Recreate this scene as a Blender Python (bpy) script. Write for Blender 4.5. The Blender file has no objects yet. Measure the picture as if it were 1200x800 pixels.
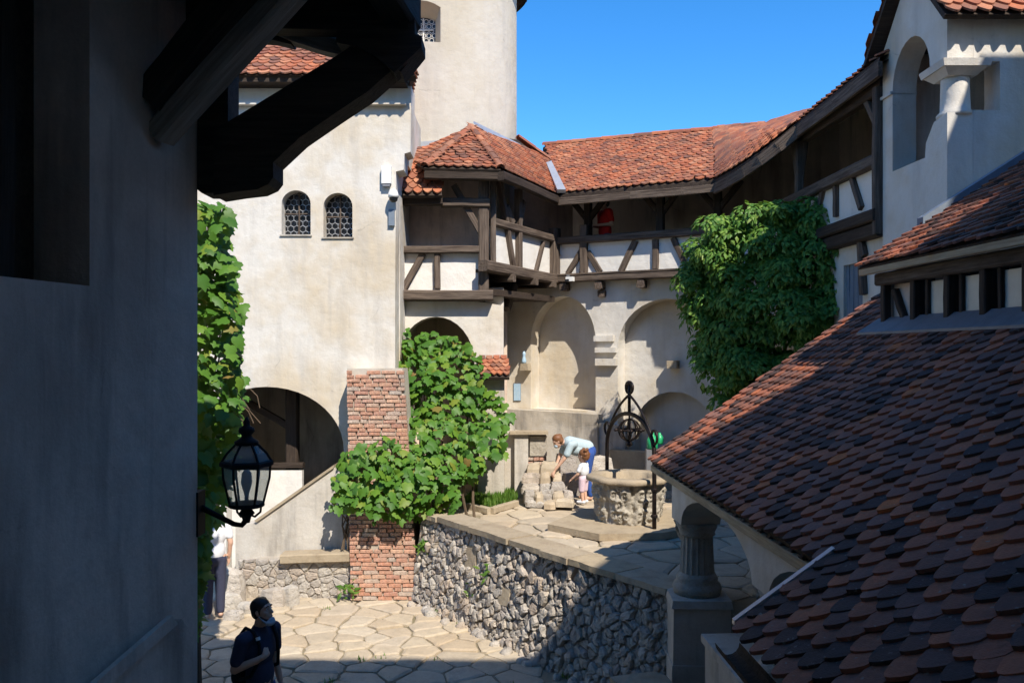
import bpy, bmesh, math, random
import numpy as np
from mathutils import Vector, Matrix, noise
from mathutils.geometry import tessellate_polygon
random.seed(11); RNG = np.random.default_rng(5)
R = math.radians
SC = bpy.context.scene
COL = SC.collection

# ------------------------------------------------------------------ camera
FPX, CXP, HYP, CZ = 960.0, 600.0, 412.0, 4.0      # focal length, centre column, horizon row (photo pixels), eye height
cam = bpy.data.cameras.new('camera'); camo = bpy.data.objects.new('camera', cam); COL.objects.link(camo)
camo.location = (0, 0, CZ); camo.rotation_euler = (R(90), 0, 0)
cam.sensor_fit = 'HORIZONTAL'; cam.sensor_width = 36.0; cam.lens = 36.0*FPX/1200.0
cam.shift_y = 12.0/1200.0; cam.clip_start = 0.05; cam.clip_end = 3000
SC.camera = camo
# ------------------------------------------------------------------ sky, sun, exposure
SUN_AZ, SUN_EL = 25.0, 48.0          # azimuth: degrees from straight behind the camera towards the right
SUND = Vector((math.sin(R(SUN_AZ))*math.cos(R(SUN_EL)), -math.cos(R(SUN_AZ))*math.cos(R(SUN_EL)), math.sin(R(SUN_EL))))
w = bpy.data.worlds.new('World'); SC.world = w; w.use_nodes = True
nt = w.node_tree; nt.nodes.clear()
sk = nt.nodes.new('ShaderNodeTexSky'); sk.sky_type = 'NISHITA'; sk.sun_disc = False
sk.sun_elevation = R(SUN_EL); sk.sun_rotation = math.atan2(SUND.x, SUND.y)
sk.altitude = 1500; sk.air_density = 1.0; sk.dust_density = 0.1; sk.ozone_density = 4.0
hs = nt.nodes.new('ShaderNodeHueSaturation'); hs.inputs['Saturation'].default_value = 1.3; hs.inputs['Value'].default_value = 1.0
bg = nt.nodes.new('ShaderNodeBackground'); bg.inputs['Strength'].default_value = 0.14
wo = nt.nodes.new('ShaderNodeOutputWorld')
nt.links.new(sk.outputs[0], hs.inputs['Color']); nt.links.new(hs.outputs[0], bg.inputs['Color']); nt.links.new(bg.outputs[0], wo.inputs['Surface'])
sl = bpy.data.lights.new('sun', 'SUN'); sl.energy = 3.6; sl.angle = R(0.5); sl.color = (1.0, 0.925, 0.81)
so = bpy.data.objects.new('sun', sl); COL.objects.link(so); so.rotation_euler = SUND.to_track_quat('Z', 'Y').to_euler()
so.location = (8, -8, 20)
SC.view_settings.view_transform = 'Standard'; SC.view_settings.look = 'None'
SC.view_settings.exposure = 0.92; SC.view_settings.gamma = 1.0; SC.view_settings.use_curve_mapping = False
SC.render.engine = 'CYCLES'; SC.cycles.use_denoising = True; SC.cycles.use_adaptive_sampling = True; SC.cycles.adaptive_threshold = 0.02
SC.cycles.max_bounces = 6; SC.cycles.diffuse_bounces = 3; SC.cycles.transparent_max_bounces = 8

# ------------------------------------------------------------------ pixel -> place helpers (a pixel is a direction; depth comes from the plane it lies on)
def ray(px, py): return Vector(((px-CXP)/FPX, 1.0, (HYP-py)/FPX))
def P(px, py, Y): return Vector((0, 0, CZ)) + ray(px, py)*Y
def PZ(px, py, z):
    r = ray(px, py); return Vector((0, 0, CZ)) + r*((z-CZ)/r.z)
class Frame:
    """a vertical wall plane: u runs to the right in the picture, n points to the viewer"""
    def __init__(s, O, u):
        s.O = Vector((O[0], O[1], 0)); s.u = Vector((u[0], u[1], 0)).normalized(); s.n = Vector((s.u.y, -s.u.x, 0))
    def at(s, px, py, d=0.0):
        r = ray(px, py); t = (s.n.dot(s.O)+d)/s.n.dot(r); return Vector((0, 0, CZ)) + r*t
    def uv(s, px, py, d=0.0):
        p = s.at(px, py, d); return ((p-s.O).dot(s.u), p.z)
    def p(s, u, v, d=0.0): return s.O + s.u*u + s.n*d + Vector((0, 0, v))

# ------------------------------------------------------------------ materials
MATS = {}
def ramp(nt, stops):
    n = nt.nodes.new('ShaderNodeValToRGB'); e = n.color_ramp.elements
    while len(e) < len(stops): e.new(0.5)
    for i, (p, c) in enumerate(stops):
        e[i].position = p; e[i].color = (c[0], c[1], c[2], 1)
    return n
def newmat(name):
    m = bpy.data.materials.new(name); m.use_nodes = True; MATS[name] = m
    nt = m.node_tree; b = nt.nodes['Principled BSDF']; b.inputs['Roughness'].default_value = 0.85
    b.inputs['Specular IOR Level'].default_value = 0.25
    return m, nt, b
def tex(nt, scale, detail=6, rough=0.6, coord='Object', sc3=None, attr=None):
    if attr:
        tc = nt.nodes.new('ShaderNodeAttribute'); tc.attribute_name = attr; src = tc.outputs['Vector']
    else:
        tc = nt.nodes.new('ShaderNodeTexCoord'); src = tc.outputs[coord]
    mp = nt.nodes.new('ShaderNodeMapping'); nt.links.new(src, mp.inputs[0])
    if sc3: mp.inputs['Scale'].default_value = sc3
    n = nt.nodes.new('ShaderNodeTexNoise'); n.inputs['Scale'].default_value = scale
    n.inputs['Detail'].default_value = detail; n.inputs['Roughness'].default_value = rough
    nt.links.new(mp.outputs[0], n.inputs['Vector']); return n
def mixc(nt, fac, a, b, mode='MIX'):
    n = nt.nodes.new('ShaderNodeMix'); n.data_type = 'RGBA'; n.blend_type = mode; n.clamp_factor = True
    for s, v in ((n.inputs[0], fac), (n.inputs[6], a), (n.inputs[7], b)):
        if isinstance(v, (int, float)): s.default_value = v
        elif isinstance(v, tuple): s.default_value = (*v, 1)
        else: nt.links.new(v, s)
    return n.outputs[2]
def bump(nt, b, h, strength, dist=0.02, prev=None):
    n = nt.nodes.new('ShaderNodeBump'); n.inputs['Strength'].default_value = strength; n.inputs['Distance'].default_value = dist
    nt.links.new(h, n.inputs['Height'])
    if prev: nt.links.new(prev, n.inputs['Normal'])
    nt.links.new(n.outputs[0], b.inputs['Normal']); return n.outputs[0]
def maprange(nt, v, a, b, c=0., d=1.):
    n = nt.nodes.new('ShaderNodeMapRange'); nt.links.new(v, n.inputs[0])
    for i, x in enumerate((a, b, c, d)): n.inputs[i+1].default_value = x
    return n.outputs[0]
def plaster(name, base, stain, dirt, amt=0.6, dirt_amt=0.5, rough=0.9):
    m, nt, b = newmat(name)
    n1 = tex(nt, 0.55, 4, 0.65); n2 = tex(nt, 3.2, 6, 0.7); n3 = tex(nt, 1.3, 4, 0.6, sc3=(2.2, 2.2, 0.35)); n4 = tex(nt, 38, 2, 0.7)
    c = mixc(nt, maprange(nt, n1.outputs[0], 0.44, 0.62, 0, amt), base, stain)
    c = mixc(nt, maprange(nt, n2.outputs[0], 0.5, 0.75, 0, 0.45), c, stain)
    c = mixc(nt, maprange(nt, n3.outputs[0], 0.5, 0.74, 0, dirt_amt), c, dirt)
    c = mixc(nt, maprange(nt, n4.outputs[0], 0.3, 0.75, 0, 0.16), c, dirt)
    n5 = tex(nt, 1.0, 4, 0.6, sc3=(7.0, 7.0, 0.30))                       # thin rain streaks
    k5 = nt.nodes.new('ShaderNodeMath'); k5.operation = 'MULTIPLY'; nt.links.new(maprange(nt, n5.outputs[0], 0.56, 0.74), k5.inputs[0]); nt.links.new(maprange(nt, n1.outputs[0], 0.4, 0.6), k5.inputs[1])
    k6 = nt.nodes.new('ShaderNodeMath'); k6.operation = 'MULTIPLY'; nt.links.new(k5.outputs[0], k6.inputs[0]); k6.inputs[1].default_value = dirt_amt*0.8
    c = mixc(nt, k6.outputs[0], c, dirt)
    vo = nt.nodes.new('ShaderNodeTexVoronoi'); vo.feature = 'DISTANCE_TO_EDGE'; vo.inputs['Scale'].default_value = 0.75                # hairline cracks, only here and there
    ad = nt.nodes.new('ShaderNodeMix'); ad.data_type = 'VECTOR'; ad.inputs[0].default_value = 0.16; tcx = nt.nodes.new('ShaderNodeTexCoord'); nt.links.new(tcx.outputs['Object'], ad.inputs[4]); nt.links.new(n2.outputs['Color'], ad.inputs[5]); nt.links.new(ad.outputs[1], vo.inputs['Vector'])
    kc = nt.nodes.new('ShaderNodeMath'); kc.operation = 'MULTIPLY'; nt.links.new(maprange(nt, vo.outputs['Distance'], 0.0, 0.006, 0.5, 0.0), kc.inputs[0]); nt.links.new(maprange(nt, n3.outputs[0], 0.56, 0.64), kc.inputs[1])
    c = mixc(nt, kc.outputs[0], c, tuple(x*.5 for x in dirt))
    nt.links.new(c, b.inputs['Base Color']); b.inputs['Roughness'].default_value = rough
    p = bump(nt, b, n2.outputs[0], 0.35, 0.05); p = bump(nt, b, n1.outputs[0], 0.5, 0.12, p); bump(nt, b, n4.outputs[0], 0.2, 0.006, p)
    return m
def fract_tint(nt):
    a = nt.nodes.new('ShaderNodeAttribute'); a.attribute_name = 'tint'
    o = nt.nodes.new('ShaderNodeObjectInfo')
    s = nt.nodes.new('ShaderNodeMath'); s.operation = 'ADD'; nt.links.new(a.outputs['Fac'], s.inputs[0]); nt.links.new(o.outputs['Random'], s.inputs[1])
    f = nt.nodes.new('ShaderNodeMath'); f.operation = 'FRACT'; nt.links.new(s.outputs[0], f.inputs[0]); return f.outputs[0]
def pieces(name, stops, nscale=9, namt=0.35, spot=(0.08, 0.07, 0.06), rough=0.85, bstr=0.6, bdist=0.01, interp=None, spec=0.25, coord='Object', lichen=None):
    m, nt, b = newmat(name); t = fract_tint(nt); r = ramp(nt, stops)
    if interp: r.color_ramp.interpolation = interp
    nt.links.new(t, r.inputs[0])
    n = tex(nt, nscale, 5, 0.7, coord); n2 = tex(nt, nscale*6, 3, 0.7, coord)
    c = mixc(nt, maprange(nt, n.outputs[0], 0.45, 0.75, 0, namt), r.outputs[0], spot)
    c = mixc(nt, maprange(nt, n2.outputs[0], 0.3, 0.8, 0, 0.3), c, spot)
    if lichen:
        gp_ = nt.nodes.new('ShaderNodeNewGeometry'); la, lb = [nt.nodes.new('ShaderNodeTexNoise') for _ in range(2)]
        la.inputs['Scale'].default_value = 1.1; la.inputs['Detail'].default_value = 5; lb.inputs['Scale'].default_value = 22; lb.inputs['Detail'].default_value = 5
        for q_ in (la, lb): nt.links.new(gp_.outputs['Position'], q_.inputs['Vector'])
        c = mixc(nt, maprange(nt, la.outputs[0], 0.52, 0.68, 0, 0.55), c, spot); c = mixc(nt, maprange(nt, lb.outputs[0], 0.66, 0.72, 0, 0.7), c, lichen)
    nt.links.new(c, b.inputs['Base Color']); b.inputs['Roughness'].default_value = rough; b.inputs['Specular IOR Level'].default_value = spec
    p = bump(nt, b, n.outputs[0], bstr, bdist*2); bump(nt, b, n2.outputs[0], bstr, bdist*0.5, p)
    return m
def wood(name, a, b_, c_, rough=0.8):
    m, nt, b = newmat(name)
    g = tex(nt, 1.0, 5, 0.7, attr='grain', sc3=(2.0, 38, 38)); g2 = tex(nt, 1.0, 5, 0.6, attr='grain', sc3=(1.2, 5, 5))
    c = mixc(nt, maprange(nt, g.outputs[0], 0.35, 0.65), a, b_)
    c = mixc(nt, maprange(nt, g2.outputs[0], 0.5, 0.75, 0, 0.8), c, c_)
    nt.links.new(c, b.inputs['Base Color']); b.inputs['Roughness'].default_value = rough
    p = bump(nt, b, g.outputs[0], 0.8, 0.012); bump(nt, b, g2.outputs[0], 0.4, 0.03, p); return m
def plain(name, col, rough=0.6, metal=0.0, nz=0.25, nscale=12, spec=0.4, col2=None):
    m, nt, b = newmat(name); n = tex(nt, nscale, 6, 0.65)
    c2 = col2 or tuple(x*0.55 for x in col)
    c = mixc(nt, maprange(nt, n.outputs[0], 0.4, 0.7, 0, nz), col, c2)
    nt.links.new(c, b.inputs['Base Color']); b.inputs['Roughness'].default_value = rough; b.inputs['Metallic'].default_value = metal
    b.inputs['Specular IOR Level'].default_value = spec; bump(nt, b, n.outputs[0], 0.25, 0.01); return m
def leafmat(name, stops, trans=0.35, dead=None, coordscale=2.5):
    m, nt, b = newmat(name); t = fract_tint(nt); r = ramp(nt, stops); nt.links.new(t, r.inputs[0])
    n = tex(nt, coordscale, 3, 0.6, 'Object'); c = mixc(nt, maprange(nt, n.outputs[0], 0.35, 0.7, 0, 0.35), r.outputs[0], stops[0][1])
    nt.links.new(c, b.inputs['Base Color']); b.inputs['Roughness'].default_value = 0.5; b.inputs['Specular IOR Level'].default_value = 0.35
    tr = nt.nodes.new('ShaderNodeBsdfTranslucent'); tc = mixc(nt, 0.5, c, (0.20, 0.30, 0.02)); nt.links.new(tc, tr.inputs['Color'])
    mx = nt.nodes.new('ShaderNodeMixShader'); mx.inputs[0].default_value = trans
    nt.links.new(b.outputs[0], mx.inputs[1]); nt.links.new(tr.outputs[0], mx.inputs[2])
    nt.links.new(mx.outputs[0], nt.nodes['Material Output'].inputs['Surface']); return m

M_PLAST = plaster('plaster_warm_white', (0.65, 0.615, 0.555), (0.55, 0.46, 0.33), (0.42, 0.39, 0.35), 0.9, 0.6)
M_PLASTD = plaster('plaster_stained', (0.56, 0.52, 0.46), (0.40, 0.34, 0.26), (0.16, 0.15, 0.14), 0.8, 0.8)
M_PLASTG = plaster('plaster_grey', (0.74, 0.60, 0.49), (0.46, 0.365, 0.295), (0.22, 0.175, 0.14), 0.85, 0.8)
M_PANEL = plaster('panel_white', (0.74, 0.71, 0.66), (0.64, 0.59, 0.50), (0.45, 0.42, 0.38), 0.4, 0.25)
M_TOWER = plaster('tower_plaster', (0.55, 0.50, 0.42), (0.47, 0.40, 0.29), (0.36, 0.33, 0.29), 0.7, 0.4)
M_WOOD = wood('weathered_timber', (0.050, 0.034, 0.026), (0.17, 0.13, 0.10), (0.032, 0.022, 0.017))
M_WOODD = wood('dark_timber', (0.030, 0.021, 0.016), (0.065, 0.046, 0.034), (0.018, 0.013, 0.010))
M_WOODG = wood('grey_weathered_oak', (0.24, 0.195, 0.15), (0.42, 0.35, 0.28), (0.13, 0.10, 0.075))
M_WOODL = wood('pale_timber', (0.36, 0.28, 0.18), (0.52, 0.42, 0.28), (0.16, 0.12, 0.08))
M_TILE = pieces('old_roof_tile', [(0.0, (0.54, 0.175, 0.085)), (0.2, (0.42, 0.145, 0.08)), (0.38, (0.27, 0.115, 0.075)), (0.52, (0.085, 0.05, 0.042)), (0.64, (0.065, 0.043, 0.038)), (0.8, (0.32, 0.15, 0.11)), (0.955, (0.40, 0.14, 0.08)), (1.0, (0.72, 0.20, 0.06))], 7, 0.6, (0.07, 0.045, 0.038), 0.8, 0.7, 0.012, lichen=(0.26, 0.24, 0.20))
M_TILER = pieces('red_roof_tile', [(0.0, (0.48, 0.165, 0.075)), (0.25, (0.40, 0.125, 0.06)), (0.45, (0.26, 0.09, 0.055)), (0.6, (0.50, 0.21, 0.11)), (0.75, (0.37, 0.15, 0.085)), (0.88, (0.15, 0.07, 0.052)), (1.0, (0.54, 0.24, 0.13))], 7, 0.45, (0.15, 0.08, 0.06), 0.8, 0.6, 0.012, lichen=(0.36, 0.30, 0.22))
M_BRICK = pieces('old_brick', [(0.0, (0.54, 0.24, 0.15)), (0.3, (0.60, 0.33, 0.22)), (0.5, (0.49, 0.23, 0.16)), (0.7, (0.58, 0.43, 0.33)), (0.85, (0.48, 0.40, 0.34)), (1.0, (0.66, 0.36, 0.22))], 11, 0.5, (0.40, 0.33, 0.27), 0.9, 0.9, 0.02)
M_RUBBLE = pieces('rubble_stone', [(0.0, (0.56, 0.52, 0.46)), (0.25, (0.45, 0.405, 0.36)), (0.5, (0.62, 0.575, 0.51)), (0.7, (0.54, 0.44, 0.35)), (0.85, (0.43, 0.39, 0.355)), (1.0, (0.62, 0.54, 0.44))], 9, 0.6, (0.27, 0.225, 0.18), 0.92, 1.0, 0.03)
M_FLAG = pieces('flagstone', [(0.0, (0.52, 0.43, 0.31)), (0.3, (0.44, 0.365, 0.27)), (0.55, (0.54, 0.46, 0.35)), (0.75, (0.46, 0.36, 0.245)), (1.0, (0.49, 0.415, 0.32))], 5, 0.45, (0.24, 0.20, 0.15), 0.9, 0.5, 0.012)
M_COPE = pieces('coping_stone', [(0.0, (0.42, 0.34, 0.23)), (0.5, (0.38, 0.31, 0.22)), (1.0, (0.45, 0.38, 0.28))], 4, 0.6, (0.20, 0.15, 0.10), 0.9, 0.7, 0.015)
M_MORTAR = plaster('mortar', (0.48, 0.43, 0.36), (0.38, 0.33, 0.27), (0.22, 0.195, 0.16), 0.8, 0.6)
M_EARTH = plaster('earth_joints', (0.27, 0.225, 0.155), (0.19, 0.165, 0.095), (0.13, 0.105, 0.075), 0.8, 0.6)
M_IRON = plain('wrought_iron', (0.018, 0.016, 0.017), 0.5, 0.7, 0.5, 20, 0.5, (0.07, 0.035, 0.02))
M_BLACK = plain('black_paint', (0.012, 0.012, 0.014), 0.65, 0.0, 0.3, 20, 0.2)
M_METAL = plain('zinc_flashing', (0.50, 0.51, 0.53), 0.45, 0.5, 0.4, 6)
M_LEAD = plain('grey_lead_sheet', (0.20, 0.205, 0.22), 0.55, 0.3, 0.5, 5)
M_WHITE = plain('white_plastic', (0.78, 0.78, 0.76), 0.45, 0, 0.1, 10)
M_DARKGLASS = plain('dark_glass', (0.02, 0.022, 0.026), 0.12, 0, 0.2, 6, 0.6)
M_PALEPANE = plain('pale_pane', (0.66, 0.63, 0.52), 0.25, 0, 0.4, 3, 0.5)
M_BLUEGREY = plain('blue_grey_paint', (0.17, 0.21, 0.26), 0.6, 0, 0.4, 8)
M_SKIN = plain('skin', (0.62, 0.38, 0.27), 0.55, 0, 0.12, 14)
M_HAIR = plain('dark_hair', (0.022, 0.014, 0.010), 0.5, 0, 0.5, 60)
M_HAIRB = plain('brown_hair', (0.20, 0.085, 0.035), 0.55, 0, 0.5, 60)
M_NAVY = plain('navy_cloth', (0.04, 0.044, 0.08), 0.85, 0, 0.4, 30)
M_JEANS = plain('blue_denim', (0.03, 0.08, 0.30), 0.85, 0, 0.4, 40)
M_RED = plain('red_cloth', (0.62, 0.015, 0.012), 0.8, 0, 0.2, 20)
M_WHITEC = plain('white_cloth', (0.72, 0.73, 0.76), 0.85, 0, 0.15, 20)
M_PALEB = plain('pale_striped_cloth', (0.42, 0.52, 0.56), 0.85, 0, 0.25, 30)
M_PINK = plain('pink_cloth', (0.66, 0.50, 0.56), 0.85, 0, 0.2, 20)
M_MASK = plain('mask_blue', (0.42, 0.52, 0.60), 0.8, 0, 0.1, 30)
M_GREEN = plain('green_enamel', (0.02, 0.36, 0.14), 0.35, 0, 0.15, 12)
M_BLUESIGN = plain('pale_blue_enamel', (0.33, 0.50, 0.66), 0.4, 0, 0.4, 22, 0.4, (0.6, 0.65, 0.68))
M_STONEC = pieces('carved_stone', [(0, (0.45, 0.41, 0.34)), (1, (0.40, 0.36, 0.30))], 6, 0.7, (0.20, 0.165, 0.125), 0.9, 0.8, 0.02)
M_VINE = leafmat('vine_leaf', [(0.0, (0.055, 0.145, 0.020)), (0.35, (0.085, 0.21, 0.025)), (0.7, (0.115, 0.25, 0.03)), (0.90, (0.17, 0.29, 0.03)), (0.98, (0.24, 0.28, 0.04)), (1.0, (0.32, 0.18, 0.06))])
M_IVY = leafmat('creeper_leaf', [(0.0, (0.055, 0.15, 0.022)), (0.45, (0.11, 0.235, 0.032)), (0.8, (0.19, 0.32, 0.05)), (1.0, (0.26, 0.36, 0.07))], 0.3)
M_GRASS = leafmat('grass_blade', [(0.0, (0.06, 0.15, 0.02)), (0.6, (0.11, 0.22, 0.03)), (1.0, (0.18, 0.26, 0.05))], 0.3)
M_STEM = plain('vine_stem', (0.12, 0.085, 0.055), 0.9, 0, 0.5, 30)
def glassmat():
    m, nt, b = newmat('clear_lamp_glass'); b.inputs['Base Color'].default_value = (0.75, 0.78, 0.76, 1); b.inputs['Roughness'].default_value = 0.14
    t = nt.nodes.new('ShaderNodeBsdfTransparent'); t.inputs[0].default_value = (0.80, 0.83, 0.82, 1)
    mx = nt.nodes.new('ShaderNodeMixShader'); mx.inputs[0].default_value = 0.28
    nt.links.new(t.outputs[0], mx.inputs[1]); nt.links.new(b.outputs[0], mx.inputs[2]); nt.links.new(mx.outputs[0], nt.nodes['Material Output'].inputs['Surface']); return m
M_GLASS = glassmat()

# ------------------------------------------------------------------ object helpers
def tag(o, label=None, cat=None, group=None, kind=None):
    if label: o['label'] = label
    if cat: o['category'] = cat
    if group: o['group'] = group
    if kind: o['kind'] = kind
    return o
def empty(name, loc=(0, 0, 0), rz=0.0):
    o = bpy.data.objects.new(name, None); COL.objects.link(o); o.location = loc; o.rotation_euler = (0, 0, rz); o.empty_display_size = 0.2; return o
def thing(name, label, cat, loc=(0, 0, 0), group=None, rz=0.0): return tag(empty(name, loc, rz), label, cat, group)
def link(name, me, parent=None, keep=True):
    """mesh in world coordinates; parent keeps it in place (or local to the parent when keep=False)"""
    o = bpy.data.objects.new(name, me); COL.objects.link(o)
    if parent is not None:
        o.parent = parent
        if keep: o.matrix_parent_inverse = world_of(parent).inverted()
    return o
def world_of(o):
    m = Matrix.LocRotScale(o.location, o.rotation_euler, o.scale)
    return (world_of(o.parent) @ o.matrix_parent_inverse @ m) if o.parent else m
class MB:
    def __init__(s): s.v = []; s.f = []; s.g = []; s.t = []
    def add(s, verts, faces, grain=None, tint=0.0):
        o = len(s.v); s.v += [tuple(x) for x in verts]; s.g += [tuple(x) for x in (grain if grain else verts)]
        s.f += [tuple(i+o for i in f) for f in faces]; s.t += [tint]*len(faces); return s
    def box(s, c, size, rz=0.0, tint=0.0, ch=0.0):
        c = Vector(c); x, y, z = (k/2 for k in size); m = Matrix.Rotation(rz, 3, 'Z'); v = []
        for sx in (-1, 1):
            for sy in (-1, 1):
                for sz in (-1, 1): v.append(c + m @ Vector((sx*x, sy*y, sz*z)))
        return s.add(v, [(0, 1, 3, 2), (4, 6, 7, 5), (0, 4, 5, 1), (2, 3, 7, 6), (0, 2, 6, 4), (1, 5, 7, 3)], None, tint)
    def beam(s, p0, p1, wd, th, nrm=(0, -1, 0), jit=0.006, seg=4, taper=1.0):
        p0 = Vector(p0); p1 = Vector(p1); a = (p1-p0); L = a.length; a = a/L; n = Vector(nrm); sd = n.cross(a)
        if sd.length < 1e-4: sd = Vector((1, 0, 0)).cross(a)
        sd.normalize(); n = a.cross(sd).normalized(); c = min(wd, th)*0.13; w_, t_ = wd/2, th/2
        prof = [(-w_+c, -t_), (w_-c, -t_), (w_, -t_+c), (w_, t_-c), (w_-c, t_), (-w_+c, t_), (-w_, t_-c), (-w_, -t_+c)]
        v = []; g = []; off = random.random()*20
        for i in range(seg+1):
            k = i/seg; q = p0+a*(L*k); j1, j2 = (random.uniform(-jit, jit) for _ in range(2)); sc = 1+(taper-1)*k
            for (x, y) in prof:
                v.append(q+sd*(x*sc+j1)+n*(y*sc+j2)); g.append((off+L*k, x+off, y))
        f = []
        for i in range(seg):
            for j in range(8):
                a0 = i*8+j; a1 = i*8+(j+1) % 8; f.append((a0, a1, a1+8, a0+8))
        f.append(tuple(range(7, -1, -1))); f.append(tuple(seg*8+j for j in range(8)))
        return s.add(v, f, g)
    def tube(s, path, rad, seg=8, cap=True, tint=0.0):
        path = [Vector(p) for p in path]; n = len(path); rad = rad if isinstance(rad, (list, tuple)) else [rad]*n
        v = []; f = []; prev = None; o_ = random.random()*9; g = []; L = 0
        for i, p in enumerate(path):
            d = (path[min(i+1, n-1)]-path[max(i-1, 0)]).normalized(); L += (p-path[max(i-1, 0)]).length
            if prev is None: x = d.orthogonal().normalized()
            else: x = (prev-d*prev.dot(d)).normalized()
            prev = x; y = d.cross(x)
            for k in range(seg):
                an = 2*math.pi*k/seg; v.append(p+(x*math.cos(an)+y*math.sin(an))*rad[i]); g.append((o_+L, math.cos(an)*rad[i], math.sin(an)*rad[i]))
        for i in range(n-1):
            for k in range(seg):
                a = i*seg+k; b = i*seg+(k+1) % seg; f.append((a, b, b+seg, a+seg))
        if cap: f.append(tuple(range(seg-1, -1, -1))); f.append(tuple((n-1)*seg+k for k in range(seg)))
        return s.add(v, f, g, tint)
    def lathe(s, c, prof, seg=24, a0=0.0, a1=2*math.pi, cap=True, fn=None, tint=0.0):
        c = Vector(c); v = []; f = []; full = abs(a1-a0-2*math.pi) < 1e-6; m = seg if full else seg+1
        for (r, z) in prof:
            for k in range(m):
                an = a0+(a1-a0)*k/seg; rr = r*(fn(an, z) if fn else 1.0); v.append(c+Vector((rr*math.cos(an), rr*math.sin(an), z)))
        for i in range(len(prof)-1):
            for k in range(seg):
                a = i*m+k; b = i*m+(k+1) % m; f.append((a, b, b+m, a+m))
        if cap and full: f.append(tuple(range(m-1, -1, -1))); f.append(tuple((len(prof)-1)*m+k for k in range(m)))
        return s.add(v, f, None, tint)
    def prism(s, pts, ext, holes=(), tint=0.0):
        """polygon (3-D points in one plane) pushed along ext; holes are lists of points"""
        ext = Vector(ext); loops = [[Vector(p) for p in pts]]+[[Vector(p) for p in h] for h in holes]
        tri = tessellate_polygon(loops); allp = [p for l in loops for p in l]; n = len(allp)
        v = allp+[p+ext for p in allp]; f = [tuple(t) for t in tri]+[tuple(n+i for i in reversed(t)) for t in tri]; o = 0
        for l in loops:
            m = len(l)
            for i in range(m): f.append((o+i, o+(i+1) % m, n+o+(i+1) % m, n+o+i))
            o += m
        return s.add(v, f, None, tint)
    def mesh(s, name, mat, smooth=False, fixn=True):
        me = bpy.data.meshes.new(name); me.from_pydata(s.v, [], s.f)
        at = me.attributes.new('grain', 'FLOAT_VECTOR', 'POINT'); at.data.foreach_set('vector', np.array(s.g, dtype=np.float32).ravel())
        if any(s.t):
            at = me.attributes.new('tint', 'FLOAT', 'FACE'); at.data.foreach_set('value', np.array(s.t, dtype=np.float32))
        if fixn:
            bm = bmesh.new(); bm.from_mesh(me); bmesh.ops.recalc_face_normals(bm, faces=bm.faces); bm.to_mesh(me); bm.free()
        if smooth: me.polygons.foreach_set('use_smooth', [True]*len(me.polygons))
        me.materials.append(mat); me.update(); return me
    def build(s, name, mat, parent=None, smooth=False, keep=True): return link(name, s.mesh(name, mat, smooth), parent, keep)
def timber(name, p0, p1, wd, th, parent, nrm=(0, -1, 0), mat=None, jit=0.006, taper=1.0):
    return MB().beam(p0, p1, wd, th, nrm, jit, 4, taper).build(name, mat or M_WOOD, parent)
def tb(F, a, b, wd, th, parent, d=0.0, name='timber', mat=None, taper=1.0):
    """a timber laid on wall plane F between two photo pixels"""
    return timber(name, F.at(*a, d), F.at(*b, d), wd, th, parent, F.n, mat, 0.005, taper)
def arch_pts(u0, u1, vb, vs, vt, n=14):
    """outline of an arched opening: bottom vb, springing vs, crown vt"""
    c = (u0+u1)/2; h = (u1-u0)/2
    return [(u0, vb)]+[(c-h*math.cos(math.pi*i/n), vs+(vt-vs)*math.sin(math.pi*i/n)) for i in range(n+1)]+[(u1, vb)]
def wall(name, F, outline, holes, d0, d1, mat, parent=None):
    return MB().prism([F.p(u, v, d0) for u, v in outline], F.n*(d1-d0), [[F.p(u, v, d0) for u, v in h] for h in holes]).build(name, mat, parent)
def setattr_tint(me, vals):
    at = me.attributes.new('tint', 'FLOAT', 'FACE'); at.data.foreach_set('value', np.asarray(vals, dtype=np.float32))
def joined(name, base_v, base_f, mats4, tints, mat, parent=None, smooth=False):
    """many transformed copies of one small shape in one mesh (for 'stuff')"""
    bv = np.c_[np.array(base_v, dtype=float), np.ones(len(base_v))]; M = np.array([[list(r) for r in m] for m in mats4])
    V = np.einsum('nij,kj->nki', M, bv)[:, :, :3].reshape(-1, 3); k = len(base_v)
    F = []
    for i in range(len(mats4)):
        o = i*k; F += [tuple(j+o for j in f) for f in base_f]
    me = bpy.data.meshes.new(name); me.from_pydata(V.tolist(), [], F); setattr_tint(me, np.repeat(np.array(tints), len(base_f)))
    if smooth: me.polygons.foreach_set('use_smooth', [True]*len(me.polygons))
    me.materials.append(mat); me.update(); return link(name, me, parent)

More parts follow.
